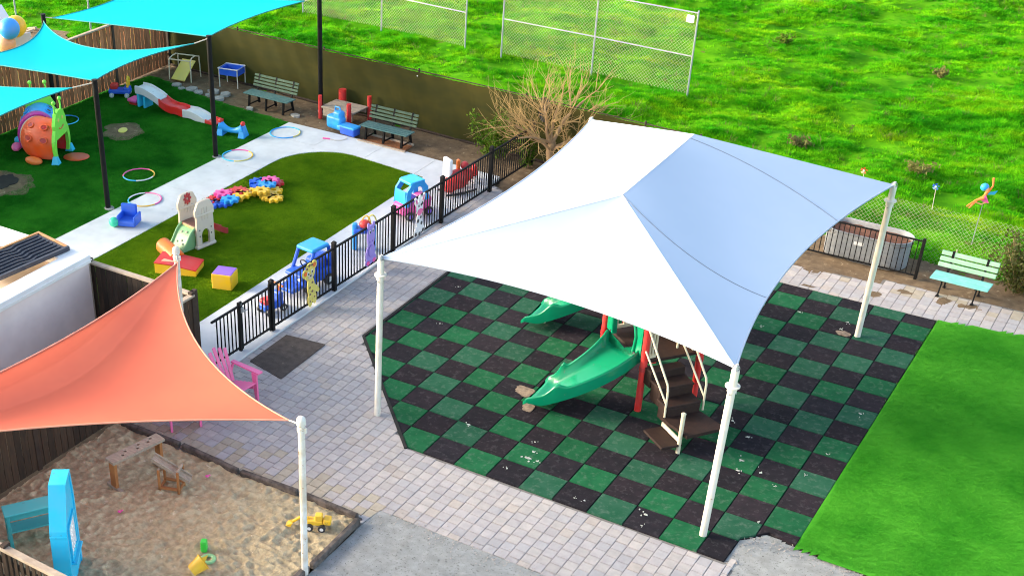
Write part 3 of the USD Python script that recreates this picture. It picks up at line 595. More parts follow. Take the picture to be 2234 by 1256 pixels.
# ------------------------------------------------------------------ wooden fences
def wood_fence(name, label, p0, p1, h, look, cap='wood_cap', post_every=2.4, post='wood_post', bw=.135, gap=.012, front=1, dz=.0, caph=.045, first=True):
    p0, p1 = np.array(p0, float), np.array(p1, float); d = p1 - p0; L = np.linalg.norm(d); d /= L; nrm = np.array([-d[1], d[0]]) * front
    t = thing(name, label, 'fence', (*(p0 + p1) / 2, 0)); k, s = 0, 0.0
    qq = np.random.default_rng(int(abs(p0[0] * 100 + p0[1] * 7)) + 1)
    T = np.eye(4); T[:2, 0] = d; T[:2, 1] = nrm; T[2, 2] = 1 if np.cross(d, nrm) > 0 else 1; T[:2, 3] = p0
    def add(nm, m, lk):
        m = m.copy(); v = m.vertices; m.vertices = np.c_[p0[0] + v[:, 0] * d[0] + v[:, 1] * nrm[0], p0[1] + v[:, 0] * d[1] + v[:, 1] * nrm[1], v[:, 2]]; m.fix_normals(); return part(t, nm, m, lk, world=True)
    while s + bw < L:
        w = bw * qq.uniform(.94, 1.04); hh = h + qq.normal(0, .006)
        m = box(s, .012 + qq.uniform(0, .006), .03 + dz, s + w, .034, hh, .004); m.vertices[:, 0] += (m.vertices[:, 2]) * qq.normal(0, .003)
        add('board', m, look); s += w + gap
    for z in (.35, h - .25): add('rail', box(0, -.03, z - .045, L, .011, z + .045), look)
    n = max(1, round(L / post_every))
    for k in range(0 if first else 1, n + 1): x = L * k / n; add('post', box(x - .05, -.08 if k else -.05, 0, x + .05, .055, h + .10, .01), post)
    if cap: add('cap_rail', box(-.02, -.045, h + .002, L + .02, .075, h + caph, .006), cap)
    return t
wood_fence('wooden_fence', 'reddish brown board fence along the lawn behind the caterpillar tunnel', (-15.45, -6.5), (-15.22, 8.1), 1.86, 'wood_red', front=-1, post='wood_dark', gap=.010)
wood_fence('wooden_fence', 'dark brown board fence beside the sandbox under the coral sail', (-2.72, -5.98), (-2.95, -14.4), 1.55, 'wood_brown', front=1)
wood_fence('wooden_fence', 'dark board fence between the pale shed and the brown corner post', (-5.34, -5.95), (-2.72, -5.93), 1.55, 'wood_dark', front=-1, gap=.006)
wood_fence('wooden_fence', 'low slatted fence with a pale top rail at the bottom left corner', (-3.0, -12.86), (1.6, -12.90), .96, 'wood_brown', front=-1, bw=.075, gap=.05, caph=.06)

# ------------------------------------------------------------------ pale shed with parapet
sh = thing('shed', 'pale stuccoed flat-roofed shed with white parapet at the left edge', 'shed', (-6.6, -9, 0))
x0, x1, y0, y1, zt = -8.6, -5.24, -14, -6.08, 1.80
part(sh, 'wall', box(x1 - .14, y0, 0, x1, y1, zt - .18), 'stucco', world=True)
part(sh, 'wall', box(x0, y1 - .14, 0, x1 - .142, y1, zt - .18), 'stucco', world=True)
part(sh, 'corner_trim', box(x1 - .02, y1 - .02, 0, x1 + .012, y1 + .012, zt - .182, .004), 'wood_grey', world=True)
part(sh, 'parapet', box(x1 - .40, y0, zt - .178, x1 + .035, y1 + .03, zt, .012), 'roof_white', world=True)
part(sh, 'parapet', box(x0, y1 - .42, zt - .178, x1 - .402, y1 + .03, zt, .012), 'roof_white', world=True)
part(sh, 'flashing', box(x1 + .036, y0, zt - .12, x1 + .05, y1 + .045, zt - .10), 'roof_white', world=True)
part(sh, 'roof', box(x0, y0, zt - .40, x1 - .402, y1 - .422, zt - .20), 'roof_cream', world=True)
vt = thing('roof_vent', 'dark ribbed plastic panel in a brown frame lying on the shed roof', 'roof panel', (0, 0, 0))
c3 = [np.array(at(*p, zz)) for p, zz in (((85, 508), 1.88), ((152, 541), 1.86), ((26, 622), 1.84), ((-75, 575), 1.86))]
ex, ey = c3[3] - c3[0], c3[1] - c3[0]; o = c3[0]; nz = np.cross(ex, ey); nz /= np.linalg.norm(nz); nz *= np.sign(nz[2])
W3 = lambda u, v, w=0.0: o + ex * u + ey * v + nz * w
def bx3(u0, u1, v0, v1, w0, w1): return hull([W3(u, v, w) for u in (u0, u1) for v in (v0, v1) for w in (w0, w1)])
part(vt, 'panel', bx3(.03, .97, .06, .94, -.02, .015), 'vent_dark')
for a in ((0, 1, 0, .055), (0, 1, .945, 1), (0, .028, .06, .94), (.972, 1, .06, .94)): part(vt, 'frame', bx3(a[0], a[1], a[2], a[3], -.05, .04), 'vent_frame' if a[2] != .945 else 'vent_dark')
for k in range(7):
    v = .13 + k * .122; pts = [W3(u, v + dv, .03) for u, dv in ((.07, 0), (.40, 0), (.46, .05), (.52, .05), (.58, -.0), (.93, 0))]
    part(vt, 'rib', tube(pts, .020, 6), 'vent_dark', smooth=True)
for k in range(2): part(vt, 'support', beam(W3(.15 + .7 * k, .5, -.06) - (0, 0, .02), W3(.15 + .7 * k, .5, -.06) + (0, .0, -.20), .5, .06), 'vent_frame')

# ------------------------------------------------------------------ brown windscreen fence and chain-link
def chain(parent, a, b, z0, z1, sp=.062, r=.0021):
    a, b = np.array(a, float), np.array(b, float); L = np.linalg.norm(b - a); d = (b - a) / L; H = z1 - z0; V, F = [], []
    nrm = np.array([-d[1], d[0], 0])
    for sgn in (1, -1):
        for s in np.arange(-H, L, sp):
            u0, u1 = max(s, 0), min(s + H, L)
            if u1 - u0 < .02: continue
            za, zb = (z0 + u0 - s, z0 + u1 - s) if sgn > 0 else (z1 - (u0 - s), z1 - (u1 - s))
            p, q_ = np.array([*(a + d * u0), za]), np.array([*(a + d * u1), zb]); t = (q_ - p) / np.linalg.norm(q_ - p); e = np.cross(t, nrm)
            o = len(V)
            for pt in (p, q_):
                for k in range(3): V.append(pt + nrm * (r * math.cos(k * 2.094) + sgn * r) + e * r * math.sin(k * 2.094))
            for k in range(3): k2 = (k + 1) % 3; F += [[o + k, o + k2, o + 3 + k2], [o + k, o + 3 + k2, o + 3 + k]]
    part(parent, 'mesh', trimesh.Trimesh(np.array(V), np.array(F), process=False), 'link_wire', kind='stuff', world=True)
ws = thing('windscreen_fence', 'chain-link fence covered with a brown mesh windscreen behind the benches', 'fence', (-7, 7.4, 0))
xs = [-15.25, -12.3, -9.0, -5.72, -2.4, .9, 2.3]; xx_ = np.linspace(xs[0], xs[-1], 150); zs_ = np.linspace(.03, 1.60, 14)
P = np.zeros((150, 14, 3)); P[..., 0] = xx_[:, None]; P[..., 2] = zs_[None]
P[..., 1] = fence_y(xx_)[:, None] - .04 + .035 * np.sin(xx_ * 3.1)[:, None] * (1 - zs_ / 1.6)[None] + .015 * np.sin(xx_[:, None] * 9 + zs_[None] * 5); P[..., 2] -= .025 * np.abs(np.sin(xx_ * math.pi / 3.3))[:, None] * (zs_ / 1.6)[None]
part(ws, 'windscreen', gridmesh(P), 'windscreen', smooth=True, world=True)
for x in xs: part(ws, 'post', cyl(x, fence_y(x) + .03, -.1, 1.66, .024, 10), 'wood_post' if x > -15 else 'steel_black', smooth=40, world=True)
part(ws, 'top_rail', tube([(x, fence_y(x) + .03, 1.595) for x in xs], .016, 8), 'wood_post', smooth=True, world=True)
part(ws, 'bottom_board', tube([(x, fence_y(x) - .06, .02) for x in np.linspace(-15.2, -1.5, 30)], .035, 6), 'wood_post', smooth=True, world=True)
for x, z in ((-5.72, 1.48),): part(ws, 'tie', ball((x, fence_y(x) - .06, z), .018, sub=1), 'roof_white', world=True)
lf = thing('chain_link_fence', 'low rusty chain-link fence overgrown by grass behind the metal tub', 'fence', (8, 6, 0))
for a, b in ((2.3, 5.2), (5.2, 8.2), (8.2, 11.4)):
    chain(lf, (a, fence_y(a)), (b, fence_y(b)), .02, 1.25, .095, .0019); part(lf, 'post', cyl(b, fence_y(b), -.1, .45, .016, 10), 'link_wire', smooth=40, world=True)
def backstop(label, px, ps_, mid, top, flag=False):
    t = thing('backstop_fence', label, 'fence', (*ps_[0], 0)); g = -.06
    for a, b in zip(ps_[:-1], ps_[1:]):
        chain(t, a, b, .10, 2.36, .105, .0030); 
        for z in mid + top: part(t, 'rail', rod((*a, z), (*b, z), .017, 8), 'galvanised', smooth=40, world=True)
    for p in ps_:
        q_ = part(t, 'post', cyl(*p, -.2, 2.42, .025, 12), 'galvanised', smooth=40, world=True)
    return t
bs = backstop('tall chain-link backstop with two panels right of the gap in the field', None, [(-6.71, 13.96), (-3.57, 13.66), (-.49, 13.30)], [1.16], [2.36])
part(bs, 'sign_plate', mv(rotz(box(-.20, -.012, -.10, .02, .012, .10, .02), -6.5), -.60, 13.28, 2.18), 'roof_white', world=True)
backstop('tall chain-link backstop left of the gap in the field', None, [(-14.7, 14.62), (-11.40, 14.45), (-8.0, 13.98)], [1.16], [2.36])
for k, (x, y) in enumerate(((-19.35, 8.95), (-23.5, 9.5))):
    single('fence_post', rod((x, y, -.2), (x - .03, y + .02, 2.9), .032, 10), 'galvanised', ['thin grey fence post in the grass behind the turquoise sail tip', 'thin grey fence post in the grass above the yellow ball'][k], 'post', smooth=40)
# short black fence before the planter tub
sf = thing('metal_railing', 'low black picket fence in front of the galvanised tub', 'fence', (6.7, 5.12, 0))
a, b = np.array([5.35, 5.17]), np.array([7.68, 5.10])
for k in range(1, 22): p = a + (b - a) * k / 22; part(sf, 'picket', mv(box(-.008, -.008, .08, .008, .008, .84), *p), 'steel_black', world=True)
for z in (.08, .86): part(sf, 'rail', beam((*a, z), (*b, z), .03, .034, .004), 'steel_black', world=True)
for p in (a, b): part(sf, 'post', mv(box(-.03, -.03, 0, .03, .03, .92, .005), *p), 'steel_black', world=True)
# ------------------------------------------------------------------ benches
def bench(label, loc, rot, L=1.5, slats_b=4, slats_s=4, bm='bench_green', smt='bench_seat', frame='steel_black', group=None, wide=False, sw=.085, supports=3):
    t = thing('park_bench', label, 'bench', loc, rot, group)          # faces -y, back at +y
    SCL[t] = (1, 1, .84 if wide else .88)
    for k in range(slats_s):
        y = -.44 + k * (.42 / slats_s); part(t, 'seat_slat', box(-L / 2, y, .42, L / 2, y + .42 / slats_s - .014, .455, .006), smt)
    for k in range(slats_b):
        f = (k + .5) / slats_b; z = .53 + f * .40; y = .02 + f * .12
        part(t, 'back_slat', rotx(cbox((0, y, z), (L, .028, .40 / slats_b - (.030 if not wide else .026)), .006), -14, (0, y, z)), bm)
    xs = [-L / 2 + .18, 0, L / 2 - .18] if supports == 3 else [-L / 2 + .22, L / 2 - .22]
    for x in xs:
        part(t, 'leg', cat(beam((x, -.40, 0), (x, -.36, .42), .05, .055), ) if not wide else cat(rod((x, -.42, 0), (x, -.30, .42), .016), box(x - .03, -.46, 0, x + .03, -.38, .02)), frame)
        part(t, 'leg', beam((x, .06, 0), (x, -.02, .42), .05, .055) if not wide else cat(rod((x, .06, 0), (x, -.04, .42), .016), box(x - .03, .02, 0, x + .03, .10, .02)), frame)
        part(t, 'arm_frame', cat(beam((x, -.42, .405), (x, .03, .405), .045, .03), beam((x, .0, .41), (x, .135, .94), .045, .03, up=(0, 1, 0))), frame)
        if not wide: part(t, 'stretcher', beam((x, -.38, .08), (x, .03, .08), .035, .035), frame)
    return t
bench('weathered green slatted bench left of the tall black post by the mesh fence', (-10.08, 6.66), -3.5, L=1.62)
bench('weathered green slatted bench beside the low table with red posts', (-5.86, 6.20), -3, L=1.52)
bench('mint green bench with aqua seat on thin black legs near the planter tub', (8.60, 4.95), -3, L=1.10, slats_b=3, slats_s=2, bm='bench_mint', smt='bench_aqua', wide=True, supports=2)
bench('aqua bench cut off by the right picture edge', (10.45, 4.80), -4, L=1.2, slats_b=3, slats_s=2, bm='bench_mint', smt='bench_aqua', wide=True, supports=2)
t = thing('ground_border', 'reddish timber ground border under the bench beside the blue toys', 'frame', (-5.84, 6.08))
for a, b in (((-.75, -.42), (.80, -.52)), ((-.70, .08), (.72, .02))): part(t, 'timber', beam((*a, .03), (*b, .03), .07, .06, .008), 'wood_cap')
part(t, 'mulch', box(-.70, -.42, -.03, .70, .04, .02), 'wood_red')

# ------------------------------------------------------------------ play structure
ps = thing('play_structure', 'green slide play structure with red posts and brown steps under the canopy', 'play structure', (4.95, -2.82, 0))
ang = math.degrees(math.atan2(-.61, .79)); w2, p2 = np.array([.79, -.61]), np.array([.61, .79])
def wp(w, p, z): return np.array([w * w2[0] + p * p2[0], w * w2[1] + p * p2[1], z])
def rbox3(a0, a1, b0, b1, z0, z1, b=.01):
    m = box(a0, b0, z0, a1, b1, z1, b); v = m.vertices; m.vertices = np.c_[v[:, 0] * w2[0] + v[:, 1] * p2[0], v[:, 0] * w2[1] + v[:, 1] * p2[1], v[:, 2]]; m.fix_normals(); return m
DZ = 1.0
corners = [(0, 0), (0, 1.12), (-1.42, 0), (-1.42, 1.12)]
for w, p in corners:
    part(ps, 'post', tube([wp(w, p, -.05), wp(w, p, 2.35)], .062, 18), 'red', smooth=40)
    part(ps, 'post_clamp', mv(lathe([(.062, -.04), (.072, -.04), (.072, .04), (.062, .04)], 18), *wp(w, p, DZ - .12)), 'dark_red', smooth=40)
part(ps, 'deck', rbox3(-1.39, -.03, .03, 1.09, DZ - .06, DZ, .012), 'dark_brown')
def slidem(off):
    u = np.linspace(0, 1, 30); L = 1.66; th = np.radians(-108 - 72 * np.clip((u - .10) / .90, 0, 1) ** .9); st = np.c_[np.cos(th), np.sin(th)] * L / 29
    cx = wp(-.66, .02, 0)[:2] + np.array([.02, -.16]) + np.cumsum(st, 0) - st[0]
    z = np.where(u < .06, DZ - .02, 0); zz = DZ - .02 - (DZ - .24) * (np.clip((u - .04) / .80, 0, 1) ** 1.15); z = np.where(u > .84, .22 - .03 * (u - .84) / .16, zz)
    z[-1] = z[-2] - .06
    d = np.gradient(cx, axis=0); d /= np.linalg.norm(d, axis=1, keepdims=True); s = np.c_[-d[:, 1], d[:, 0]]
    hw = .375 + .05 * (u > .8) * (u - .8) * 5
    prof = [(-1.13, .17), (-1.06, .215), (-.98, .19), (-.93, .02), (-.6, -.02), (0, -.035), (.6, -.02), (.93, .02), (.98, .19), (1.06, .215), (1.13, .17), (1.10, -.05), (.7, -.10), (0, -.115), (-.7, -.10), (-1.10, -.05)]
    fade = np.where(u > .80, 1 - .72 * (u - .80) / .20, 1.0); fade = np.where(u < .05, 1.2, fade)
    bump = 1 + .55 * np.exp(-((u - .73) / .05) ** 2)
    P = np.array([[[cx[k][0] + s[k][0] * hw[k] * a, cx[k][1] + s[k][1] * hw[k] * a, z[k] + (b * fade[k] * (bump[k] if b > .1 else 1))] for a, b in prof + prof[:1]] for k in range(30)])
    m = gridmesh(P); c = len(m.vertices); n = len(prof) + 1
    e0, e1 = P[0, :-1].mean(0), P[-1, :-1].mean(0); V = np.vstack([m.vertices, e0, e1]); F = [*m.faces.tolist()]
    for k in range(n - 1): F += [[c, k + 1, k], [c + 1, 29 * n + k, 29 * n + k + 1]]
    m = trimesh.Trimesh(V, np.array(F), process=False); m.merge_vertices(); m.fix_normals(); return m, cx, z
m, cx, z = slidem((0, 0)); part(ps, 'slide', m, 'slide_green', smooth=55)
foot = part(ps, 'slide_foot', rod((*(cx[24]), 0), (*(cx[24]), .12), .03, 8), 'steel_ivory')
o2 = np.array([-1.43, 2.70, 0])
m2 = m.copy(); m2.apply_translation(o2); part(ps, 'slide', m2, 'slide_green', smooth=55); part(ps, 'slide_foot', rod((*(cx[24] + o2[:2]), 0), (*(cx[24] + o2[:2]), .12), .03, 8), 'steel_ivory')
for w, p in corners: part(ps, 'post', tube([wp(w, p, -.05) + o2, wp(w, p, 2.25) + o2], .062, 18), 'red', smooth=40)
d2 = rbox3(-1.15, -.03, .03, 1.09, DZ - .06, DZ, .012); d2.apply_translation(o2); part(ps, 'deck', d2, 'dark_brown')
part(ps, 'bridge', beam(wp(-1.0, 1.1, DZ - .04), wp(-.3, .1, DZ - .04) + o2, .7, .05), 'dark_brown')
# entry hood with an arched opening
hw = .60; arch = [(-hw, DZ + .06), (-hw, 1.95), (-.3, 2.05), (.3, 2.05), (hw, 1.95), (hw, DZ + .06), (.36, DZ + .06), (.40, 1.40), *[(.36 * math.cos(a), 1.46 + .26 * math.sin(a)) for a in np.linspace(.15, math.pi - .15, 14)], (-.40, 1.40), (-.36, DZ + .06)]
hd = vprism(arch, .07, 'y'); v = hd.vertices; hd.vertices = np.array([wp(-.66 + a[0], -.02 + a[1], a[2]) for a in v]); hd.fix_normals(); part(ps, 'entry_hood', hd, 'slide_green')
rim = tube([wp(-.66 + a, -.06, b) for a, b in [(.37, DZ + .08), (.41, 1.40), *[(.38 * math.cos(s), 1.46 + .27 * math.sin(s)) for s in np.linspace(.15, math.pi - .15, 12)], (-.41, 1.40), (-.37, DZ + .08)]], .034, 8); part(ps, 'hood_rim', rim, 'slide_green', smooth=True)
part(ps, 'hood_bracket', cat(rbox3(-.27, -.19, -.09, -.02, DZ + .04, DZ + .10), rbox3(-1.13, -1.05, -.09, -.02, DZ + .04, DZ + .10)), 'black_plastic')
# barrier panels with ivory bars at the back of the deck
def barrier(w0, p0, w1, p1, z0=DZ + .10, z1=DZ + .78, n=6):
    a, b = wp(w0, p0, 0), wp(w1, p1, 0); fr = [beam(a + (0, 0, zz_), b + (0, 0, zz_), .05, .06) for zz_ in (z0, z1)]
    br = part(ps, 'barrier', cat(fr), 'steel_ivory')
    for k in range(n + 1): q_ = a + (b - a) * k / n; part(br, 'bar', rod(q_ + (0, 0, z0), q_ + (0, 0, z1), .022, 8), 'steel_ivory')
barrier(-.02, .10, -.02, .22, n=2); barrier(-.05, 1.12, -1.1, 1.12); barrier(-.02, .95, -.02, 1.05, n=1); barrier(-1.18, .1, -1.18, 1.0)
pan = rbox3(-1.1, -.08, 1.02, 1.06, DZ + .02, DZ + .35); part(ps, 'panel', pan, 'peach')
# steps
c0, hwid = .56 - .22, .34
def step(w0, w1, z, cc, hw_=hwid): part(ps, 'step', rbox3(w0, w1, cc - hw_, cc + hw_, z - .05, z, .01), 'dark_brown')
step(.26, .60, .80, c0); step(.58, .90, .60, c0 - .02)
part(ps, 'riser', rbox3(.05, .27, c0 - hwid, c0 + hwid, .62, .94), 'dark_brown')
part(ps, 'riser', rbox3(.28, .60, c0 - hwid + .02, c0 + hwid - .02, .42, .752), 'dark_brown'); part(ps, 'riser', rbox3(.60, .90, c0 - hwid + .01, c0 + hwid - .03, .24, .552), 'dark_brown')
land = [(.88, -.07), (.88, .66), (1.50, .78), (1.53, .03)]
lm = prism(Polygon(land), .34, .40); v = lm.vertices; lm.vertices = np.array([wp(a[0], a[1], a[2]) for a in v]); lm.fix_normals(); part(ps, 'landing', lm, 'dark_brown')
part(ps, 'step', rbox3(.84, 1.46, -.38, .02, .15, .20, .01), 'dark_brown'); part(ps, 'stringer', rbox3(.86, 1.42, -.05, -.02, .22, .30, .006), 'steel_ivory')
for w, p in ((1.43, -.03), (1.42, .84)):
    q_ = part(ps, 'support_post', tube([wp(w, p, -.02), wp(w, p, .80)], .036, 14), 'steel_ivory', smooth=40); part(q_, 'post_cap', ball(wp(w, p, .80), .042, (1, 1, .55)), 'steel_ivory', smooth=True)
for pp2 in (c0 - hwid - .02, c0 + hwid + .04):
    part(ps, 'handrail', tube([wp(.88, pp2, .40), wp(.87, pp2, .92), wp(.84, pp2, 1.02), wp(.02, pp2, 1.74), wp(-.10, pp2, 1.80), wp(-.14, pp2, 1.72), wp(-.13, pp2, 1.10)], .019, 10), 'steel_ivory', smooth=True)
    part(ps, 'handrail', tube([wp(.87, pp2, .66), wp(.02, pp2, 1.28), wp(-.02, pp2, 1.36), wp(-.03, pp2, 1.76)], .017, 10), 'steel_ivory', smooth=True)

# ------------------------------------------------------------------ mat, chair, sandbox toys
mtp = [at(545, 788), at(625, 731), at(710, 752), at(613, 827)]
single('rubber_mat', prism(Polygon([p[:2] for p in mtp]).buffer(-.02).buffer(.02), -.002, .016), 'mat_brown', 'worn dark brown rubber mat lying on the pavers', 'mat')
def garden_chair(label, loc, rot):      # local: faces -y
    ch = thing('garden_chair', label, 'chair', loc, rot)
    for k in range(5):
        a = (k - 2) * 7; top = 1.02 - .05 * abs(k - 2); x = (k - 2) * .098
        m = box(-.040, -.011, 0, .040, .011, top - .28 + .05 * (2 - abs(k - 2)) * 0, .008); m = roty(m, a * .5); m = rotx(m, -24); part(ch, 'back_slat', mv(m, x * .85, .12, .27), 'hot_pink')
    for k in range(5): part(ch, 'seat_slat', box(-.25, -.40 + k * .105, .36 - .03 * k, .25, -.40 + k * .105 + .092, .38 - .03 * k, .006), 'hot_pink')
    for s in (-1, 1):
        part(ch, 'leg', hull([(s * .27 - .02, -.42, 0), (s * .27 + .02, -.42, 0), (s * .27 - .02, -.36, 0), (s * .27 + .02, -.36, 0), (s * .27 - .02, -.40, .55), (s * .27 + .02, -.40, .55), (s * .27 - .02, -.28, .55), (s * .27 + .02, -.28, .55)]), 'hot_pink')
        part(ch, 'leg', hull([(s * .25 - .02, .36, 0), (s * .25 + .02, .36, 0), (s * .25 - .02, .44, 0), (s * .25 + .02, .44, 0), (s * .25 - .02, -.34, .33), (s * .25 + .02, -.34, .33), (s * .25 - .02, -.34, .24), (s * .25 + .02, -.34, .24)]), 'hot_pink')
        part(ch, 'armrest', hull([(s * .33 + dx, y, z) for dx, y in ((-.06, -.44), (.06, -.44), (-.04, .28), (.04, .28)) for z in (.55, .58)]), 'hot_pink')
        part(ch, 'arm_support', beam((s * .33, .25, .55), (s * .24, .24, .40), .05, .03, up=(0, 1, 0)), 'hot_pink')
garden_chair('bright pink slatted garden chair beside the rubber mat, half hidden by the coral sail', (-1.43, -6.52), 84)
garden_chair('second pink garden chair, only its two front legs showing below the coral sail', (-1.81, -7.55), 53)
# log table with holes
a, b = at(238, 1004, .60), at(350, 950, .60); d = b - a; Lg = np.linalg.norm(d); yaw = math.degrees(math.atan2(d[1], d[0]))
lg = thing('plank_table', 'long grey wooden plank table with round holes standing in the sand', 'table', ((a + b) / 2 * [1, 1, 0]), yaw)
pl = Polygon([(-Lg / 2, -.12), (Lg / 2, -.12), (Lg / 2, .12), (-Lg / 2, .12)])
for x, y in ((-.28, -.03), (-.18, .04), (.03, -.03), (.10, .05), (.27, .0), (.36, .06)): pl = pl.difference(Point(x, y).buffer(.028))
part(lg, 'plank', prism(pl, .55, .60), 'wood_grey')
for s in (-1, 1):
    part(lg, 'leg', box(s * (Lg / 2 - .06) - .03, -.08, -.05, s * (Lg / 2 - .06) + .03, .08, .55, .006), 'wood_orange')
    part(lg, 'foot', box(s * (Lg / 2 - .06) - .035, -.20, -.02, s * (Lg / 2 - .06) + .035, .20, .05, .006), 'wood_grey')
fr = thing('sand_ramp', 'small orange wooden frame with a slanted chute in the sandbox', 'toy', (-.55, -9.32), 20)
for sx in (-.17, .17):
    for sy in (-.13, .13): part(fr, 'leg', box(sx - .02, sy - .02, -.03, sx + .02, sy + .02, .42, .003), 'wood_orange')
    part(fr, 'rail', box(sx - .018, -.13, .40, sx + .018, .13, .44, .003), 'wood_grey'); part(fr, 'rail', box(sx - .018, -.15, .02, sx + .018, .15, .06, .003), 'wood_orange')
part(fr, 'rail', box(-.17, -.15, .05, .17, -.11, .09), 'wood_orange'); part(fr, 'rail', box(-.17, .11, .05, .17, .15, .09), 'wood_orange')
part(fr, 'chute', cat(beam((-.30, 0, .56), (.34, 0, .20), .17, .02), beam((-.30, -.085, .585), (.34, -.085, .225), .02, .06), beam((-.30, .085, .585), (.34, .085, .225), .02, .06)), 'wood_grey')
# toy digger
dg = thing('toy_digger', 'yellow toy digger with black wheels beside the sandbox post', 'toy', at(688, 1150)*[1,1,0], 25)
part(dg, 'body', cat(rbox((0, 0, .13), (.26, .14, .09), .02), rbox((.06, 0, .22), (.12, .12, .12), .02)), 'yellow', smooth=30)
part(dg, 'bonnet', rbox((.20, 0, .17), (.12, .16, .10), .02), 'yellow', smooth=30)
for x in (-.08, .12):
    for s in (-1, 1):
        q_ = part(dg, 'wheel', rod((x, s * .07, .06), (x, s * .12, .06), .062, 16), 'black_plastic', smooth=40); part(q_, 'rim', rod((x, s * .115, .06), (x, s * .125, .06), .030, 12), 'white_plastic', smooth=40)
part(dg, 'arm', tube([(-.10, 0, .18), (-.22, 0, .20), (-.36, 0, .09)], .026, 8), 'yellow', smooth=True); part(dg, 'scoop', hull([(-.36, -.06, .09), (-.36, .06, .09), (-.48, -.05, .02), (-.48, .05, .02), (-.40, -.06, .01), (-.40, .06, .01), (-.44, 0, .10)]), 'yellow')
# small sand toys
g1 = thing('toy_block', 'ribbed grass-green toy block standing in the sand', 'toy', at(446, 1200) * [1, 1, 0], 30)
part(g1, 'block', rbox((0, 0, .10), (.09, .12, .20), .015), 'grass_green', smooth=30)
for k in range(4): part(g1, 'rib', cbox((0, 0, .04 + .045 * k), (.10, .13, .014), .003), 'grass_green')
single('toy_ring', mv(lathe([(.06, .0), (.12, .0), (.125, .02), (.11, .035), (.07, .035), (.055, .02), (.06, 0)], 28), *(at(455, 1223) * [1, 1, 0] + [0, 0, .03])), 'sage', 'flat pale green plastic ring lying in the sand', 'toy', smooth=40)
bk = thing('toy_bucket', 'yellow toy bucket tipped over at the bottom picture edge', 'toy', at(425, 1252) * [1, 1, 0], 60)
m = lathe([(.0, 0), (.09, 0), (.095, .01), (.13, .22), (.14, .22), (.145, .235), (.125, .24), (.085, .02), (0, .02)], 24); part(bk, 'bucket', mv(roty(m, 62), -.05, 0, .09), 'yellow', smooth=40); part(bk, 'spout', hull([(.10, -.05, .1), (.10, .05, .1), (.24, 0, .30), (.12, 0, .28)]), 'yellow')
for k, (px, py) in enumerate(((261, 1118), (452, 1041))):
    single('pink_pebble', cat(mv(ball((0, 0, 0), .035, (1, .8, .6)), *(at(px, py) * [1, 1, 0] + [0, 0, .03])), mv(ball((0, 0, 0), .02, (1, .8, .6)), *(at(px, py) * [1, 1, 0] + [.03, .03, .045]))), 'pink', ['pink sand shell in front of the plank table', 'pink sand shell right of the wooden chute frame'][k], 'shell', smooth=True)
# playhouse wall and counter
ph = thing('playhouse', 'bright blue plastic playhouse wall with a lattice window in the sandbox', 'playhouse', (-.59, -11.68), 35.5)
out = Polygon([(.02, -.05), (.04, 1.25), (-.02, 1.72), (-.40, 1.72), (-.74, 1.14), (-.84, -.05)]).buffer(.02); win = sbox(-.58, .50, -.14, 1.06)
part(ph, 'wall', vprism(out.difference(win.buffer(.02)), .22, 'x'), 'playhouse')
part(ph, 'rim', vprism(out.buffer(.012).difference(out.buffer(-.05)), .26, 'x'), 'playhouse')
lat = [box(.10, -.575 + k * .085, .50, .12, -.555 + k * .085, 1.06) for k in range(6)] + [box(.098, -.60, .54 + k * .10, .118, -.12, .56 + k * .10) for k in range(6)]
part(ph, 'lattice', cat(lat), 'white_plastic'); part(ph, 'window_frame', vprism(win.buffer(.05).difference(win), .28, 'x'), 'playhouse')
part(ph, 'sill', box(.10, -.65, .42, .20, -.08, .455, .01), 'playhouse')
for k in range(4): part(ph, 'shingle', beam((-.13, -.745 + .026 * k - .03, 1.12 + .05 * k - .07), (.13, -.745 + .026 * k - .03, 1.12 + .05 * k - .07), .03, .035, .006), 'playhouse')
a, b = at(32, 1106, .62), at(110, 1088, .62)
ct = thing('toy_counter', 'teal toy counter with a shelf standing behind the blue playhouse wall', 'toy', (a + b) / 2 * [1, 1, 0] - [0, .1, 0], math.degrees(math.atan2((b - a)[1], (b - a)[0])))
Lc = np.linalg.norm(b - a) / 2 + .12
part(ct, 'top', box(-Lc, -.16, .60, Lc, .16, .635, .01), 'teal'); part(ct, 'apron', box(-Lc + .03, -.13, .50, Lc - .03, .13, .60), 'teal'); part(ct, 'shelf', box(-Lc + .04, -.13, .26, Lc - .04, .13, .29), 'teal')
for sx in (-1, 1):
    for sy in (-1, 1): part(ct, 'leg', box(sx * (Lc - .05) - .03, sy * .12 - .025, -.05, sx * (Lc - .05) + .03, sy * .12 + .025, .60, .006), 'teal')

# ------------------------------------------------------------------ planter tub
tu = thing('planter_tub', 'oval galvanised metal tub of reddish soil behind the low black fence', 'planter', (6.52, 5.60, 0), -3)
def oval(r, L=.86): return LineString([(-L + .36, 0), (L - .36, 0)]).buffer(r)
wall = [(.36, 0), (.365, .10), (.372, .12), (.365, .14), (.37, .30), (.378, .32), (.37, .34), (.372, .50), (.382, .52), (.372, .54), (.375, .59), (.392, .60), (.392, .615), (.375, .625)]
rings = []
for r, z in wall: c = np.array(oval(r).exterior.segmentize(.05).coords); c = np.array([oval(r).exterior.interpolate(s, normalized=True).coords[0] for s in np.linspace(0, 1, 61)]); rings.append(np.c_[c, np.full(61, z)])
part(tu, 'wall', gridmesh(np.array(rings)), 'galvanised', smooth=True); part(tu, 'inner_wall', gridmesh(np.array([rings[-1] * [1, 1, 1], np.c_[rings[0][:, :2] * .985, np.full(61, .40)]])), 'galvanised', smooth=True)
part(tu, 'rim', tube(rings[-2][:-1] + [0, 0, .008], .014, 8, closed=True), 'galvanised', smooth=True)
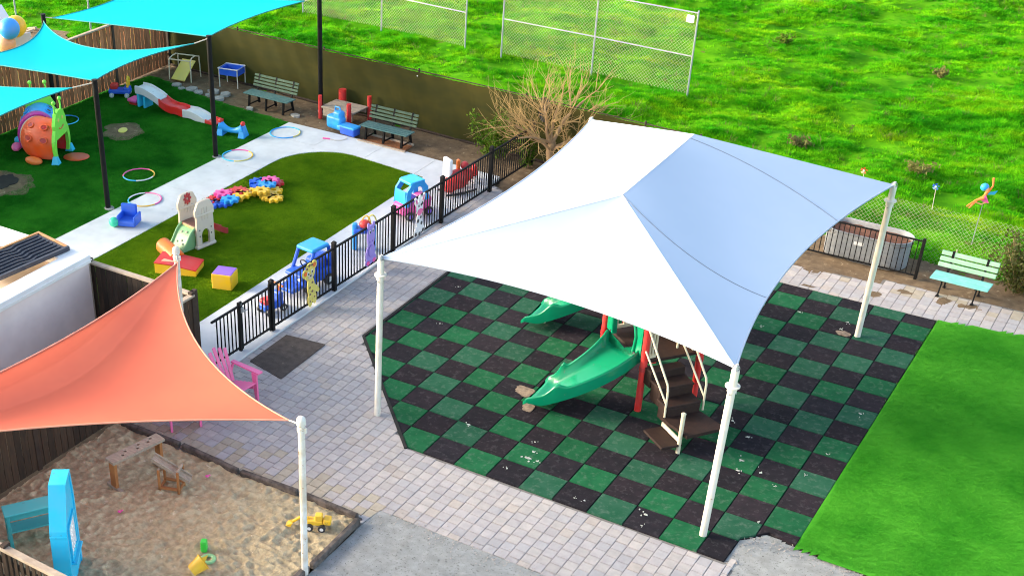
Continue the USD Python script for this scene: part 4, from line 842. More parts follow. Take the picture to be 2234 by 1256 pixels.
part(tu, 'soil', terrain(oval(.365), .04, lambda X, Y: .53 + (meshkit.fbm(np.stack([X, Y, 0 * X], -1) * 6, 3, 51) - .5) * .06), 'tub_soil', smooth=True)
part(tu, 'label', box(-.18, -.385, .40, .02, -.376, .47), 'white_plastic')

# ------------------------------------------------------------------ trees and bushes
def limb(segs, p, d, L, r, lv, q, out, spread=.55, n=(3, 4)):
    pts = [p]; rr = [r]; dd = d.copy()
    for k in range(4):
        dd = dd + q.normal(0, .20, 3) + np.array([0, 0, .04]); dd /= np.linalg.norm(dd); pts.append(pts[-1] + dd * L / 4); rr.append(r * (1 - .13 * (k + 1)))
    out[min(lv, 2)].append(tube(pts, rr, [10, 7, 4, 3, 3][min(lv, 4)], caps=False))
    if lv >= 3: return
    nb = q.integers(*n) if lv else 6
    for k in range(nb):
        f = q.uniform(.35, 1.0) if k < nb - 1 else 1.0; i = min(int(f * 4), 3); b = pts[i] + (pts[i + 1] - pts[i]) * (f * 4 - i)
        a = q.normal(0, 1, 3); a -= dd * (a @ dd); a /= np.linalg.norm(a); nd = dd * (1 - .2 * lv / 4) + a * q.uniform(.5, 1.1) * (1.1 if lv < 2 else .7) + np.array([.03, .02, .26]); nd /= np.linalg.norm(nd)
        limb(segs, b, nd, L * q.uniform(.62, .88), max(rr[i] * q.uniform(.38, .52), .0038), lv + 1, q, out, n=n)
q = np.random.default_rng(12); out = [[], [], []]
tr = thing('bare_tree', 'leafless tan tree with many thin twigs behind the white canopy', 'tree', (-1.35, 6.40, 0))
V0 = [np.array(v, float) for v in ((0, 0, -.05), (.03, 0, .25), (-.03, .02, .5), (.03, .0, .78))]
part(tr, 'trunk', tube(V0, [.125, .105, .10, .095], 12), 'bark', smooth=True)
for k, (az, e, L, r_) in enumerate(((2.85, .35, 1.15, .045), (2.5, .75, 1.05, .045), (1.9, .95, .95, .04), (1.2, 1.1, 1.05, .04), (.55, .85, 1.25, .055), (.25, .45, 1.15, .045), (-.35, .35, 1.0, .04), (-1.2, .55, .75, .035), (-2.1, .5, .8, .035), (3.5, .4, 1.0, .04), (1.6, .5, .8, .035), (2.9, 1.1, .9, .04))):
    a = az + .64 + q.uniform(-.12, .12); d = np.array([math.cos(a) * math.cos(e), math.sin(a) * math.cos(e), math.sin(e)]); limb(None, V0[-1] - [0, 0, q.uniform(0, .28)], d, L, r_, 1, q, out, n=(6, 9))
part(tr, 'limbs', cat(out[1]), 'bark', smooth=True); part(tr, 'twigs', cat(out[2]), 'twig', kind='stuff', smooth=True)
def bush(label, loc, rx, ry, h, n, look, seed, sz=.05, stems=9, base=.12):
    q = np.random.default_rng(seed); t = thing('bush', label, 'bush', loc); st = []
    P = []
    for k in range(stems):
        a = q.uniform(0, 6.28); e = np.array([math.cos(a) * rx * q.uniform(.3, .95), math.sin(a) * ry * q.uniform(.3, .95), h * q.uniform(.55, 1.0)])
        pts = [np.array([0, 0, -.03]) + e * [.12, .12, 0], e * [.45, .45, .45], e]; st.append(tube(pts, [.014, .009, .004], 5)); 
        for _ in range(n // stems):
            f = q.uniform(base, 1.0); c = e * np.array([f ** .8, f ** .8, f]); P.append(c + q.normal(0, 1, 3) * np.array([rx, ry, h]) * .13)
    P = np.array(P); P = P[P[:, 2] > .02]; V, F = [], []
    for c in P:
        s = sz * q.uniform(.6, 1.3); d = q.normal(0, 1, 3); d /= np.linalg.norm(d); s2 = np.cross(d, q.normal(0, 1, 3)); s2 /= np.linalg.norm(s2); o = len(V)
        nn = np.cross(d, s2); V += [c - d * s, c + s2 * s * .42 + nn * s * .1, c + d * s, c - s2 * s * .42 + nn * s * .1]; F += [[o, o + 1, o + 2], [o, o + 2, o + 3]]
    part(t, 'stems', cat(st), 'bark', smooth=True); part(t, 'foliage', trimesh.Trimesh(np.array(V), np.array(F), process=False), look, kind='stuff'); return t
bush('bright green leafy bush at the end of the black railing', (-3.05, 6.5), .70, .42, 1.12, 2000, 'leaf_green', 5)
bush('smaller green bush just left of the bare tree trunk', (-1.95, 6.35), .36, .30, 1.05, 650, 'leaf_green', 6)
bush('dark olive bush behind the mint bench at the right edge', (9.55, 5.62), .85, .62, 1.15, 3600, 'leaf_olive', 8, .045, 22)
q = np.random.default_rng(77)
for k, (px, py, r) in enumerate(((1712, 92, .6), (1745, 322, .7), (2000, 378, .8), (2050, 165, .5))):
    b = at(px, py); b[2] = float(fz(np.array([b[0]]), np.array([b[1]]))[0]); bush(['dark green weed clump in the far field right of the backstop', 'straw-coloured weed clump behind the canopy edge', 'brownish weed clump in the grass left of the leaping garden figure', 'small weed clump in the far field'][k], tuple(b), r * .6, r * .45, .32, 260, 'weed_dry' if k else 'leaf_green', 90 + k, .06, 8)
# ------------------------------------------------------------------ toys in the lawn yard
def hoop(px, py, cols, label, r=.34):
    c = at(px, py, .03); t = thing('hula_hoop', label, 'hoop', (c[0], c[1], .035), R_.uniform(0, 90)); n = len(cols)
    for k, m_ in enumerate(cols):
        A = np.linspace(k / n, (k + 1) / n, 18) * 2 * math.pi; part(t, 'segment', tube([(r * math.cos(a), r * math.sin(a), .004) for a in A], .017, 8), m_, smooth=True)
hoop(142, 263, ['sky_blue', 'white_plastic', 'cyan'], 'pale blue hoop on the lawn behind the caterpillar tunnel', .38)
hoop(303, 382, ['yellow', 'pink', 'hot_pink', 'cyan', 'white_plastic'], 'pink and white hoop on the lawn left of the concrete path', .40)
hoop(316, 436, ['hot_pink', 'white_plastic', 'cyan', 'yellow', 'pink'], 'pink and yellow hoop on the path beside the black post', .41)
hoop(518, 340, ['yellow', 'pink', 'cyan', 'cyan', 'pale_yellow'], 'yellow, pink and blue hoop on the path beside the second black post', .40)
hoop(622, 290, ['cyan', 'sky_blue', 'cyan', 'sky_blue', 'pale_yellow'], 'mostly blue hoop on the path corner', .41)
jr = thing('jump_rope', 'thin pale jump rope with a pink handle on the concrete path', 'jump rope', (*at(725, 304)[:2], .035))
a0 = at(712, 306, .035) - at(725, 304, .035); part(jr, 'handle', rod(a0 + [-.10, -.02, .012], a0 + [.10, .03, .012], .022, 8), 'pink', smooth=40)
part(jr, 'cord', tube([a0 + [.1, .03, .008], a0 + [.25, .02, .006], a0 + [.42, .12, .006], a0 + [.46, .28, .006], a0 + [.40, .36, .006]], .008, 6), 'cream', smooth=True)

# caterpillar tunnel
ct = thing('caterpillar_tunnel', 'orange, magenta and blue caterpillar crawl tunnel with lime green face', 'play tunnel', (-12.67, .58, 0))
_s = np.linspace(-1, 3, 401); _th = np.radians(202.4 - 75 * np.clip((_s - .2) / .85, 0, 1)); _h = np.c_[np.cos(_th), np.sin(_th)]
_c = np.cumsum(_h * .01, 0); _c -= _c[100]
def bend(m):
    m = m.copy(); v = m.vertices; k = np.clip((v[:, 0] + 1) / .01, 0, 399.9); i0 = k.astype(int); f = (k - i0)[:, None]; c = _c[i0] * (1 - f) + _c[i0 + 1] * f; h = _h[i0]
    m.vertices = np.c_[c[:, 0] - h[:, 1] * v[:, 1], c[:, 1] + h[:, 0] * v[:, 1], v[:, 2]]; return m
_part = part
def part(parent, name, mesh, *a, **k): return _part(parent, name, bend(mesh) if parent.startswith('/World/caterpillar_tunnel') else mesh, *a, **k)
def archgrid(x0, x1, w, h, bul=.04, n=9, ring=0.0):
    X = np.linspace(x0, x1, n); A = np.linspace(-.18 * math.pi, 1.18 * math.pi, 33); rows = []
    for x in X:
        f = 1 + bul * math.sin(math.pi * (x - x0) / (x1 - x0)); cy = np.cos(A) * w * f; cz = h * .42 + np.sin(A) * h * .58 * f; cz = np.maximum(cz, .0); rows.append(np.c_[np.full(33, x), cy, cz])
    return np.array(rows)
def shell(x0, x1, w, h, th=.05, bul=.04):
    O, I = archgrid(x0, x1, w, h, bul), archgrid(x0, x1, w - th, h - th, bul); n = O.shape[0]
    P = np.concatenate([O, I[::-1], O[:1]], 0); m = gridmesh(P); return m
for x0, x1, col, w in ((0, .78, 'orange_red', .50), (.80, .92, 'cream', .47), (.93, 1.20, 'magenta', .52), (1.22, 1.86, 'sky_blue', .50)):
    s = part(ct, 'section', shell(x0, x1, w, 1.02 if col != 'cream' else .97), col, smooth=50)
    if col in ('orange_red', 'sky_blue'):
        for px_, aa in ((.22, .35), (.52, .35), (.24, .95), (.56, .95)):
            x = x0 + px_ * (x1 - x0) / .78; 
            for sg in (1, -1):
                y, z = sg * math.cos(aa) * w * 1.03, .43 + math.sin(aa) * .60 * 1.0; nx = np.array([0, sg * math.cos(aa), math.sin(aa)])
                q_ = part(s, 'porthole', rod(np.array([x, y, z]) - nx * .03, np.array([x, y, z]) + nx * .022, .068, 16), 'black_plastic' if col != 'orange_red' else 'dark_red'); part(s, 'porthole_rim', tube([np.array([x, y, z]) + nx * .018 + .075 * (math.cos(b) * np.array([1, 0, 0]) + math.sin(b) * np.cross(nx, [1, 0, 0])) for b in np.linspace(0, 6.283, 17)[:-1]], .016, 6, closed=True), col, smooth=True)
    if col != 'cream':
        for sg in (-1, 1): part(s, 'foot', ball(((x0 + x1) / 2, sg * .62, .10), .14, (1.0, 1.0, .75)), {'orange_red': 'orange', 'magenta': 'hot_pink', 'sky_blue': 'cyan'}[col], smooth=True)
for x, nm in ((-.04, 'front_face'), (1.92, 'tail_face')):
    O = np.array(archgrid(x, x + .06, .53, 1.06, 0)[0])[:, 1:]; I = O * [.78, .80]
    ring_ = Polygon(np.vstack([O, I[::-1]])).buffer(0); head = Polygon([(-.30, .66), (.30, .66), (.34, .98), (.22, 1.22), (0, 1.28), (-.22, 1.22), (-.34, .98)]).buffer(.05)
    m = vprism(ring_.union(head).buffer(0), .09, 'x'); m.apply_translation([x, 0, 0]); f = part(ct, nm, m, 'lime')
    for sg in (-1, 1):
        part(f, 'antenna', cat(tube([(x, sg * .16, 1.2), (x, sg * .22, 1.36), (x, sg * .20, 1.52)], [.04, .026, .022], 8), ball((x, sg * .20, 1.56), .055)), 'lime', smooth=True)
        part(f, 'foot', hull([(x + dx, sg * .50 + dy, z) for dx, dy, z in ((-.12, -.10, 0), (-.12, .10, 0), (.10, -.10, 0), (.10, .10, 0), (-.06, -.05, .22), (.05, .05, .22), (-.06, .05, .22), (.05, -.05, .22))]), 'cyan')
        e = x - .05 if x < 0 else x + .05; part(f, 'eye', ball((e, sg * .13, 1.08), .05, (.35, 1, 1)), 'pale_yellow', smooth=True)
    part(f, 'mouth', tube([(x - .055 if x < 0 else x + .055, .16 * math.sin(a), .92 - .09 * math.cos(a)) for a in np.linspace(-1.1, 1.1, 9)], .015, 5), 'orange_red', smooth=True)
part(ct, 'lining', shell(.03, .5, .445, .955, .01, 0), 'red', smooth=50)
part(ct, 'tongue', mv(ball((0, 0, 0), .36, (1.0, .8, .10)), -.42, 0, .05), 'orange_red', smooth=True)

# rolling toy car
def wheel(t, x, y, r, w, ax='y', rim='white_plastic', tyre='black_plastic'):
    q_ = part(t, 'wheel', rod((x, y - w / 2, r), (x, y + w / 2, r), r, 16), tyre, smooth=40); part(q_, 'rim', rod((x, y - w / 2 - .006, r), (x, y + w / 2 + .006, r), r * .5, 12), rim, smooth=40)
b = at(263, 210); rc = thing('ride_on_toy', 'blue ride-on toy with red seat and yellow backrest near the board fence', 'ride-on toy', (b[0], b[1], 0.01), 28)
part(rc, 'body', cat(rbox((0, 0, .16), (.66, .32, .14), .05), rbox((.22, 0, .24), (.20, .30, .12), .05)), 'blue', smooth=40); part(rc, 'seat', rbox((-.16, 0, .30), (.22, .26, .16), .05), 'red', smooth=40)
part(rc, 'backrest', cat(tube([(.26, -.10, .28), (.27, -.10, .52), (.27, 0, .58), (.27, .10, .52), (.26, .10, .28)], .035, 8), box(.25, -.08, .30, .29, .08, .44, .01)), 'yellow', smooth=40)
for x in (-.22, .24):
    for s in (-1, 1): wheel(rc, x, s * .17, .07, .05, tyre='light_grey')

# roller track slide
A = [at(300, 226), at(330, 215), at(352, 232), at(375, 238), at(405, 250), at(430, 245), at(452, 262), at(478, 272)]
s0, s1 = at(308, 230), at(478, 271); d = (s1 - s0) / np.linalg.norm(s1 - s0); yaw = math.degrees(math.atan2(d[1], d[0])); Lt = np.linalg.norm(s1 - s0)
rs = thing('roller_track', 'long wavy toy track in pale grey and red leading down across the lawn', 'toy track', (s0[0], s0[1], 0.01), yaw)
prof = np.array([(0, .60), (.10, .60), (.25, .46), (.36, .27), (.45, .22), (.52, .24), (.60, .20), (.70, .22), (.80, .15), (.88, .06), (1.0, .03)])
def trk(f0, f1, m_):
    u = np.linspace(f0, f1, 14); z = np.interp(u, prof[:, 0], prof[:, 1]) * .95; z = np.convolve(np.pad(z, 1, 'edge'), [.25, .5, .25], 'valid'); x = u * Lt
    pr = [(-.21, .05), (-.17, .06), (-.155, .0), (.155, .0), (.17, .06), (.21, .05)]
    top = np.array([[(x[k], a, z[k] + b) for a, b in pr] for k in range(14)]); bot = np.array([[(x[k], a, max(0, z[k] - .16)) for a, b in pr] for k in range(14)])
    P = np.concatenate([top, bot[:, ::-1], top[:, :1]], 1); m = gridmesh(P); F = m.faces.tolist(); V = m.vertices; n = P.shape[1]
    for r, fl_ in ((0, 1), (13, 0)):
        for k in range(5):
            a, b_, c, e = r * n + k, r * n + k + 1, r * n + (n - 3 - k), r * n + (n - 2 - k); F += [[a, b_, c], [a, c, e]]
    m = trimesh.Trimesh(V, np.array(F), process=False); m.merge_vertices(); m.fix_normals(); part(rs, 'track', m, m_, smooth=35)
trk(0, .30, 'light_grey'); trk(.302, .60, 'red'); trk(.602, .88, 'light_grey'); trk(.882, 1.0, 'red')
part(rs, 'support', cat(box(.02, -.19, 0, .10, .19, .48, .02), box(.25, -.19, 0, .32, .19, .34, .02)), 'cyan'); part(rs, 'step', rbox((-.20, -.02, .14), (.34, .36, .10), .04), 'pink', smooth=40); part(rs, 'step_base', box(-.34, -.15, 0, -.06, .13, .10, .02), 'red')

b = at(507, 296); bo = thing('rocker_toy', 'sky blue bone-shaped rocker with red knobs beside the concrete path', 'rocker', (b[0], b[1], .01), 10)
u = np.linspace(-1, 1, 15); part(bo, 'body', cat(tube([(x * .36, 0, .14 + .10 * x * x) for x in u], [.07 + .07 * abs(x) ** 2 for x in u], 10), *[hull([(s * .33 + dx, dy, z) for dx, dy, z in ((-.08, -.17, 0), (.10, -.17, 0), (-.08, .17, 0), (.10, .17, 0), (-.05, -.06, .32), (.05, .06, .32), (.05, -.06, .32), (-.05, .06, .32))]) for s in (-1, 1)]), 'sky_blue', smooth=40)
for s in (-1, 1): part(bo, 'knob', ball((s * .34, 0, .37), .065), 'red', smooth=True)
single('flying_disc', mv(rotx(lathe([(0, .012), (.10, .012), (.13, .0), (.135, -.02), (.125, -.02), (.10, .0), (0, .004)], 24), 12), *(at(268, 288) + [0, 0, .06])), 'pale_yellow', 'yellow disc lying on the bare earth patch in the lawn', 'disc', smooth=40)
q = np.random.default_rng(5)
for k, ((px, py, r), lb) in enumerate(zip(((385, 187, .16), (396, 195, .10), (418, 196, .19), (433, 203, .15), (456, 209, .10), (466, 201, .19), (477, 216, .17), (492, 207, .16), (545, 238, .10), (645, 254, .13)), ['round stepping stone nearest the yellow climbing toy', 'small stepping stone just right of the first one', 'large round pale stepping stone left of the black post', 'flat pale stepping stone just left of the black post', 'small stone touching the foot of the black post', 'large stepping stone behind the second black post', 'pale stepping stone at the lawn edge right of the post', 'tan stepping stone farthest right of the row', 'small pale stone in front of the left green bench', 'flat stone at the right end of the left green bench'])):
    c = at(px, py); m = disc((0, 0), r, 40 + k, .07, .85); m.vertices[:, 2] = np.where(m.vertices[:, 2] > .05, .05, -.06); single('stepping_stone', mv(m, c[0], c[1], .0), 'stone', lb, 'stone')
# frame climber, blue water table
cl = thing('climbing_frame', 'small white tube frame with a slanted yellow board by the fence corner', 'climbing frame', (-13.98, 7.35, 0), 10)
for x in (-.38, .38):
    for y in (-.30, .30): part(cl, 'leg', rod((x, y, -.03), (x * .97, y * .9, .62), .019, 8), 'steel_ivory', smooth=40)
    part(cl, 'top_rail', tube([(x * .97, -.27, .62), (x * .9, -.1, .68), (x * .9, .1, .68), (x * .97, .27, .62)], .019, 8), 'steel_ivory', smooth=True)
for y in (-.27, .27): part(cl, 'top_rail', rod((-.37, y, .62), (.37, y, .62), .019, 8), 'steel_ivory')
part(cl, 'board', beam((-.02, -.42, .05), (.06, .20, .50), .50, .05, .015), 'pale_yellow')
b = (at(497, 178) + at(530, 187)) / 2; wt = thing('water_table', 'blue tray water table on thin white legs before the brown fence', 'water table', (b[0] + .02, b[1] - .16, 0), 8)
ot, inn = sbox(-.30, -.22, .30, .22).buffer(.02), sbox(-.26, -.18, .26, .18)
part(wt, 'tray', cat(prism(ot.difference(inn), .36, .55), prism(inn, .36, .40)), 'blue'); part(wt, 'rim', tube([(x, y, .56) for x, y in ((-.33, -.25), (.33, -.25), (.33, .25), (-.33, .25))], .018, 6, closed=True), 'light_grey')
for x in (-.31, .31):
    for y in (-.23, .23): part(wt, 'leg', rod((x, y, -.03), (x, y, .56), .016, 8), 'steel_white', smooth=40)

# table with red posts, blue toys
tp = [at(715, 262, .38), at(752, 243, .38), at(805, 262, .38), at(782, 285, .38)]
tt_ = thing('low_table', 'low grey plank table with thick red posts at its corners', 'table', (-7.80, 6.84, 0), -3)
for k in range(4): part(tt_, 'plank', box(-.55, -.36 + k * .18, .34, .55, -.36 + k * .18 + .17, .38, .006), 'wood_grey')
part(tt_, 'apron', cat(box(-.50, -.335, .12, .50, -.30, .338), box(-.50, .30, .20, .50, .335, .338)), 'wood_grey')
for x, y, r in ((-.62, -.30, .055), (-.40, .44, .11), (.46, -.42, .065), (.56, .40, .06)): part(tt_, 'post', cyl(x, y, 0, .66, r, 16), 'red', smooth=40)
b = (at(712, 284) + at(748, 292)) / 2; bb = thing('toy_case', 'light blue plastic toy case with a handle on the path edge', 'toy', (b[0], b[1] + .15, .03), -10)
part(bb, 'body', cat(rbox((-.05, 0, .20), (.56, .28, .38), .09), rbox((.04, .02, .36), (.30, .24, .34), .08)), 'sky_blue', smooth=50); part(bb, 'handle', tube([(-.10, .02, .50), (-.09, .02, .61), (.06, .02, .62), (.12, .02, .50)], .025, 8), 'sky_blue', smooth=True); part(bb, 'bumper', rbox((.20, -.04, .12), (.20, .24, .16), .05), 'sky_blue', smooth=50)
b = (at(742, 295) + at(776, 303)) / 2; bb2 = thing('toy_box', 'rounded blue plastic toy box lying beside the light blue case', 'toy box', (b[0], b[1] + .10, .03), -8)
part(bb2, 'body', rbox((0, 0, .13), (.52, .30, .24), .05), 'blue', smooth=40); part(bb2, 'lid', rbox((0, 0, .235), (.54, .32, .06), .028), 'sky_blue', smooth=40)

# castle slide
cs_ = thing('castle_slide', 'cream toy castle climber with green ramp and red slide on the lawn', 'toy castle', (-6.25, -1.60, .02), -12); SCL[cs_] = (.68, .76, 1.0)
wall = Polygon([(-.32, 0), (.32, 0), (.30, .78), (.34, .80), (.34, .92), (.22, 1.10), (.10, 1.12), (-.10, 1.12), (-.22, 1.10), (-.34, .92), (-.34, .80), (-.30, .78)]).buffer(.015)
arch = Polygon([(-.15, -.05), (.15, -.05), (.15, .30), *[(.15 * math.cos(a), .30 + .15 * math.sin(a)) for a in np.linspace(.2, 2.94, 9)], (-.15, .30)])
for x, nm in ((.45, 'side_wall'), (-.45, 'side_wall')):
    m = vprism(wall.difference(arch) if x > 0 else wall.difference(affinity.translate(arch, 0, 0)), .09, 'x'); m.apply_translation([x, 0, 0]); sw = part(cs_, nm, m, 'cream' if x < 0 else 'cream')
    part(sw, 'foot_rail', mv(rbox((0, 0, .04), (.16, .74, .08), .03), x, 0, 0), 'cream', smooth=40)
    part(sw, 'moulding', cat(*[cbox((x + (.05 if x > 0 else .05), sy, sz_), (.02, .03, .30), .005) for sy, sz_ in ((-.1, .82), (.0, .82), (.1, .82))]), 'cream'); part(sw, 'ledge', mv(rbox((0, 0, .80), (.14, .70, .05), .02), x, 0, 0), 'cream', smooth=40)
    for y, z in ((-.22, .45), (-.22, .30), (.22, .45), (.22, .30)): part(sw, 'bolt', ball((x + .045, y, z), .022, (.5, 1, 1), 1), 'black_plastic', smooth=True)
part(cs_, 'flower', cat(*[mv(rotx(ball((0, 0, .09), .05, (.35, .8, 1.3), 1), 45 * k), -.39, .0, 1.0) for k in range(8)]), 'dark_red', smooth=True)
part(cs_, 'ornament', cat(*[mv(rotx(ball((0, 0, .06), .04, (.35, .8, 1.3), 1), 60 * k), .40, .02, 1.04) for k in range(6)]), 'sage', smooth=True); part(cs_, 'ornament', ball((.385, .02, 1.04), .05, (.4, 1, 1), 1), 'black_plastic', smooth=True)
part(cs_, 'platform', box(-.40, -.28, .46, .40, .28, .51, .01), 'rust_brown'); part(cs_, 'front_panel', box(-.40, -.31, .36, .40, -.275, .50, .01), 'peach')
rp = np.array([[(x, -.30 - .52 * f, .46 * (1 - f) ** .75 + .03 * math.sin(6 * f)) for x in np.linspace(-.34, .34, 7)] for f in np.linspace(0, 1, 12)]); rb = rp.copy(); rb[..., 2] = -.0
m = cat(gridmesh(rp)); V = np.concatenate([rp, rb[:, ::-1], rp[:, :1]], 1); m = gridmesh(V); part(cs_, 'ramp', m, 'sage', smooth=40)
for s in (-1, 1): part(cs_, 'ramp_edge', tube(rp[:, 0 if s < 0 else -1] + [s * .02, 0, .03], .035, 8), 'sage', smooth=True)
for x, f in ((-.12, .35), (.12, .30), (.05, .62), (-.15, .7), (.16, .72)): part(cs_, 'grip', ball((x, -.30 - .52 * f, .46 * (1 - f) ** .75 + .03 * math.sin(6 * f) + .012), .04, (1, .8, .6), 1), 'cream', smooth=True)
u = np.linspace(0, 1, 16); sx = .0; P = np.array([[(a, .28 + .80 * k, max(.03, .46 - .44 * k ** .8) + b_) for a, b_ in ((-.20, .10), (-.16, .10), (-.14, 0), (.14, 0), (.16, .10), (.20, .10), (.19, -.05), (-.19, -.05), (-.20, .10))] for k in u])
part(cs_, 'slide', gridmesh(P), 'dark_red', smooth=40)

# soft blocks, ball, box
a, b = at(360, 540, .18), at(384, 562, .18); c = (a + b) / 2; sc_ = thing('soft_cylinder', 'orange foam bolster lying on the lawn behind the coral sail tip', 'foam block', (c[0] - .02, c[1] + .02, .01), math.degrees(math.atan2((b - a)[1], (b - a)[0])))
part(sc_, 'foam', mv(roty(lathe([(0, -.42), (.15, -.42), (.18, -.39), (.18, .39), (.15, .42), (0, .42)], 28), 90), 0, 0, .18), 'orange', smooth=40)
cu = thing('soft_cube', 'purple-topped yellow foam cube on the lawn', 'foam block', (-4.36, -2.98, .015), 17)
part(cu, 'foam', rbox((0, 0, .18), (.46, .42, .36), .025), 'yellow', smooth=30); part(cu, 'top', rbox((0, 0, .355), (.43, .39, .03), .012), 'purple', smooth=30)
sw_ = thing('soft_wedge', 'red and yellow foam wedge mat behind the coral sail', 'foam block', (-5.72, -2.92, .015), 20)
part(sw_, 'foam', hull([(-.45, -.28, 0), (.5, -.28, 0), (-.45, .28, 0), (.5, .28, 0), (-.45, -.28, .24), (-.45, .28, .24), (-.10, -.28, .23), (-.10, .28, .23), (.5, -.28, .14), (.5, .28, .14)]), 'yellow')
part(sw_, 'cover', cat(hull([(x, y, z + d) for x, z in ((-.46, .242), (-.10, .232)) for y in (-.29, .29) for d in (0, .022)]), hull([(x, y, z + d) for x, z in ((-.10, .232), (.51, .142)) for y in (-.29, .29) for d in (0, .022)])), 'red')
single('play_ball', ball(at(250, 497) * [1, 1, 0] + [0, 0, .15], .12, sub=3), 'teal' if False else 'mint_ball', 'turquoise green ball on the concrete path', 'ball', smooth=True)
b = at(283, 492); bx = thing('toy_chair', 'small blue plastic toy chair on the concrete path beside the ball', 'toy chair', (b[0], b[1], .03), 20)
part(bx, 'seat', cat(rbox((0, -.04, .10), (.44, .36, .14), .03)), 'blue', smooth=30); part(bx, 'backrest', rbox((-.05, .18, .24), (.40, .10, .42), .04), 'blue', smooth=30)
for s in (-1, 1): part(bx, 'side', rbox((s * .21, 0, .16), (.06, .40, .24), .025), 'blue', smooth=30)

# gear puzzle pieces
def gear(r, teeth=8, hole=.3):
    n = teeth * 8; A = np.arange(n) / n * 2 * math.pi; rr = r * (1 + .17 * np.tanh(4 * np.cos(A * teeth))); p = Polygon(np.c_[rr * np.cos(A), rr * np.sin(A)])
    return p.difference(Point(0, 0).buffer(r * hole))
gm = {}
def gear_piece(px, py, col, lb, z=.02, r=.20):
    c = at(px, py, .05); path = numbered('/World', 'gear_tile'); 
    g = gear(r); m = cat(prism(g.buffer(-.012), 0, .085), prism(g, .012, .073)); m = rotz(m, R_.uniform(0, 45)); m = mv(m, c[0], c[1], z)
    u = usdkit.mesh(stage, path, m, M[col]); tag(u.GetPrim(), lb, 'foam tile')
for a in ((563, 398, 'blue', 'blue gear tile at the far left of the right pile'), (580, 397, 'sky_blue', 'light blue gear tile at the far side of the right pile'), (600, 401, 'red', 'red gear tile at the right end of the right pile'), (590, 401, 'pink', 'pink gear tile next to the red one in the right pile', .10), (565, 409, 'blue', 'blue gear tile nearest the yellow tiles'), (583, 410, 'sky_blue', 'light blue gear tile touching the yellow tiles', .10),
          (552, 420, 'yellow', 'yellow gear tile at the left end of the yellow row'), (570, 425, 'yellow', 'yellow gear tile in the middle of the yellow row', .11), (586, 430, 'yellow', 'yellow gear tile at the near tip of the yellow row'), (597, 418, 'yellow', 'yellow gear tile at the upper right of the yellow row'), (598, 434, 'yellow', 'yellow gear tile nearest the viewer'),
          (470, 437, 'red', 'red gear tile at the left of the red row'), (487, 431, 'pink', 'pink gear tile in the middle of the red row', .11), (503, 424, 'pink', 'pink gear tile in the right half of the red row'), (520, 417, 'red', 'red gear tile at the right end of the red row'), (523, 426, 'red', 'red gear tile just above the yellow one', .10), (512, 434, 'yellow', 'lone yellow gear tile in front of the red row'), (528, 433, 'yellow', 'lone yellow gear tile at the right of the left pile', .10),
          (463, 446, 'blue', 'blue gear tile behind the toy castle'), (488, 444, 'blue', 'dark blue gear tile in front of the red row'), (502, 443, 'sky_blue', 'light blue gear tile in front of the red row', .10)):
    gear_piece(*a)

# ------------------------------------------------------------------ ride-on cars behind the railing
cr = thing('toy_car', 'large blue toy car with a roof behind the railing and the yellow animal board', 'toy car', (-2.82, -1.98, .03), 262); SCL[cr] = (.86, .88, .92)     # front towards +x
part(cr, 'body', cat(rbox((0, 0, .30), (1.05, .62, .30), .08), rbox((.42, 0, .44), (.40, .58, .18), .07)), 'blue', smooth=40)
part(cr, 'roof', hull(np.vstack([rbox((-.12, 0, .97), (.62, .56, .10), .05).vertices])), 'sky_blue', smooth=40)
for x, y, x2 in ((.36, .26, .12), (.36, -.26, .12), (-.46, .27, -.40), (-.46, -.27, -.40)): part(cr, 'pillar', tube([(x, y, .45), (x2, y * .95, .94)], .045, 8), 'blue', smooth=40)
part(cr, 'rear_panel', box(-.50, -.29, .42, -.44, .29, .72, .02), 'blue'); part(cr, 'seat', rbox((-.20, 0, .52), (.34, .42, .30), .08), 'blue', smooth=40)
part(cr, 'steering_wheel', tube([(.20 + .03 * math.sin(a), .12 * math.cos(a), .62 + .10 * math.sin(a)) for a in np.linspace(0, 6.283, 17)[:-1]], .016, 6, closed=True), 'black_plastic', smooth=True)
for x in (-.34, .36):
    for s in (-1, 1): wheel(cr, x, s * .30, .14, .10)
for s in (-1, 1): part(cr, 'headlight', ball((.60, s * .20, .42), .06, (.4, 1, 1)), 'white_plastic', smooth=True)
part(cr, 'bumper', rbox((.72, 0, .20), (.36, .50, .12), .05), 'blue', smooth=40)
b = at(638, 652); tk = thing('toy_tricycle', 'small blue toy with a red seat behind the railing near the yellow animal board', 'ride-on toy', (-2.82, -3.38, .03), 75)
part(tk, 'body', cat(rbox((0, 0, .16), (.50, .28, .16), .06), rbox((.18, 0, .30), (.14, .24, .22), .05)), 'blue', smooth=40); part(tk, 'seat', rbox((-.12, 0, .28), (.24, .24, .12), .05), 'red', smooth=40)
part(tk, 'handlebar', cat(rod((.20, 0, .38), (.20, 0, .56), .025), rod((.20, -.14, .55), (.20, .14, .55), .022)), 'orange', smooth=40)
for x in (-.18, .20):
    for s in (-1, 1): wheel(tk, x, s * .15, .08, .05)
pc = thing('toy_car', 'pink toy coupe with pale blue roof behind the black railing', 'toy car', (-2.86, 2.28, .03), 70)
part(pc, 'body', cat(rbox((0, 0, .26), (.86, .48, .30), .10), rbox((.30, 0, .36), (.28, .46, .20), .08)), 'pink', smooth=40)
P = Polygon([(-.36, .36), (-.32, .72), (-.16, .90), (.12, .90), (.26, .72), (.30, .42), (.22, .42), (.16, .70), (.06, .80), (-.12, .80), (-.24, .68), (-.27, .36)]).buffer(.02)
for s in (-1, 1): m = vprism(P, .06, 'y'); m.apply_translation([0, s * .20, 0]); part(pc, 'door_frame', m, 'sky_blue')
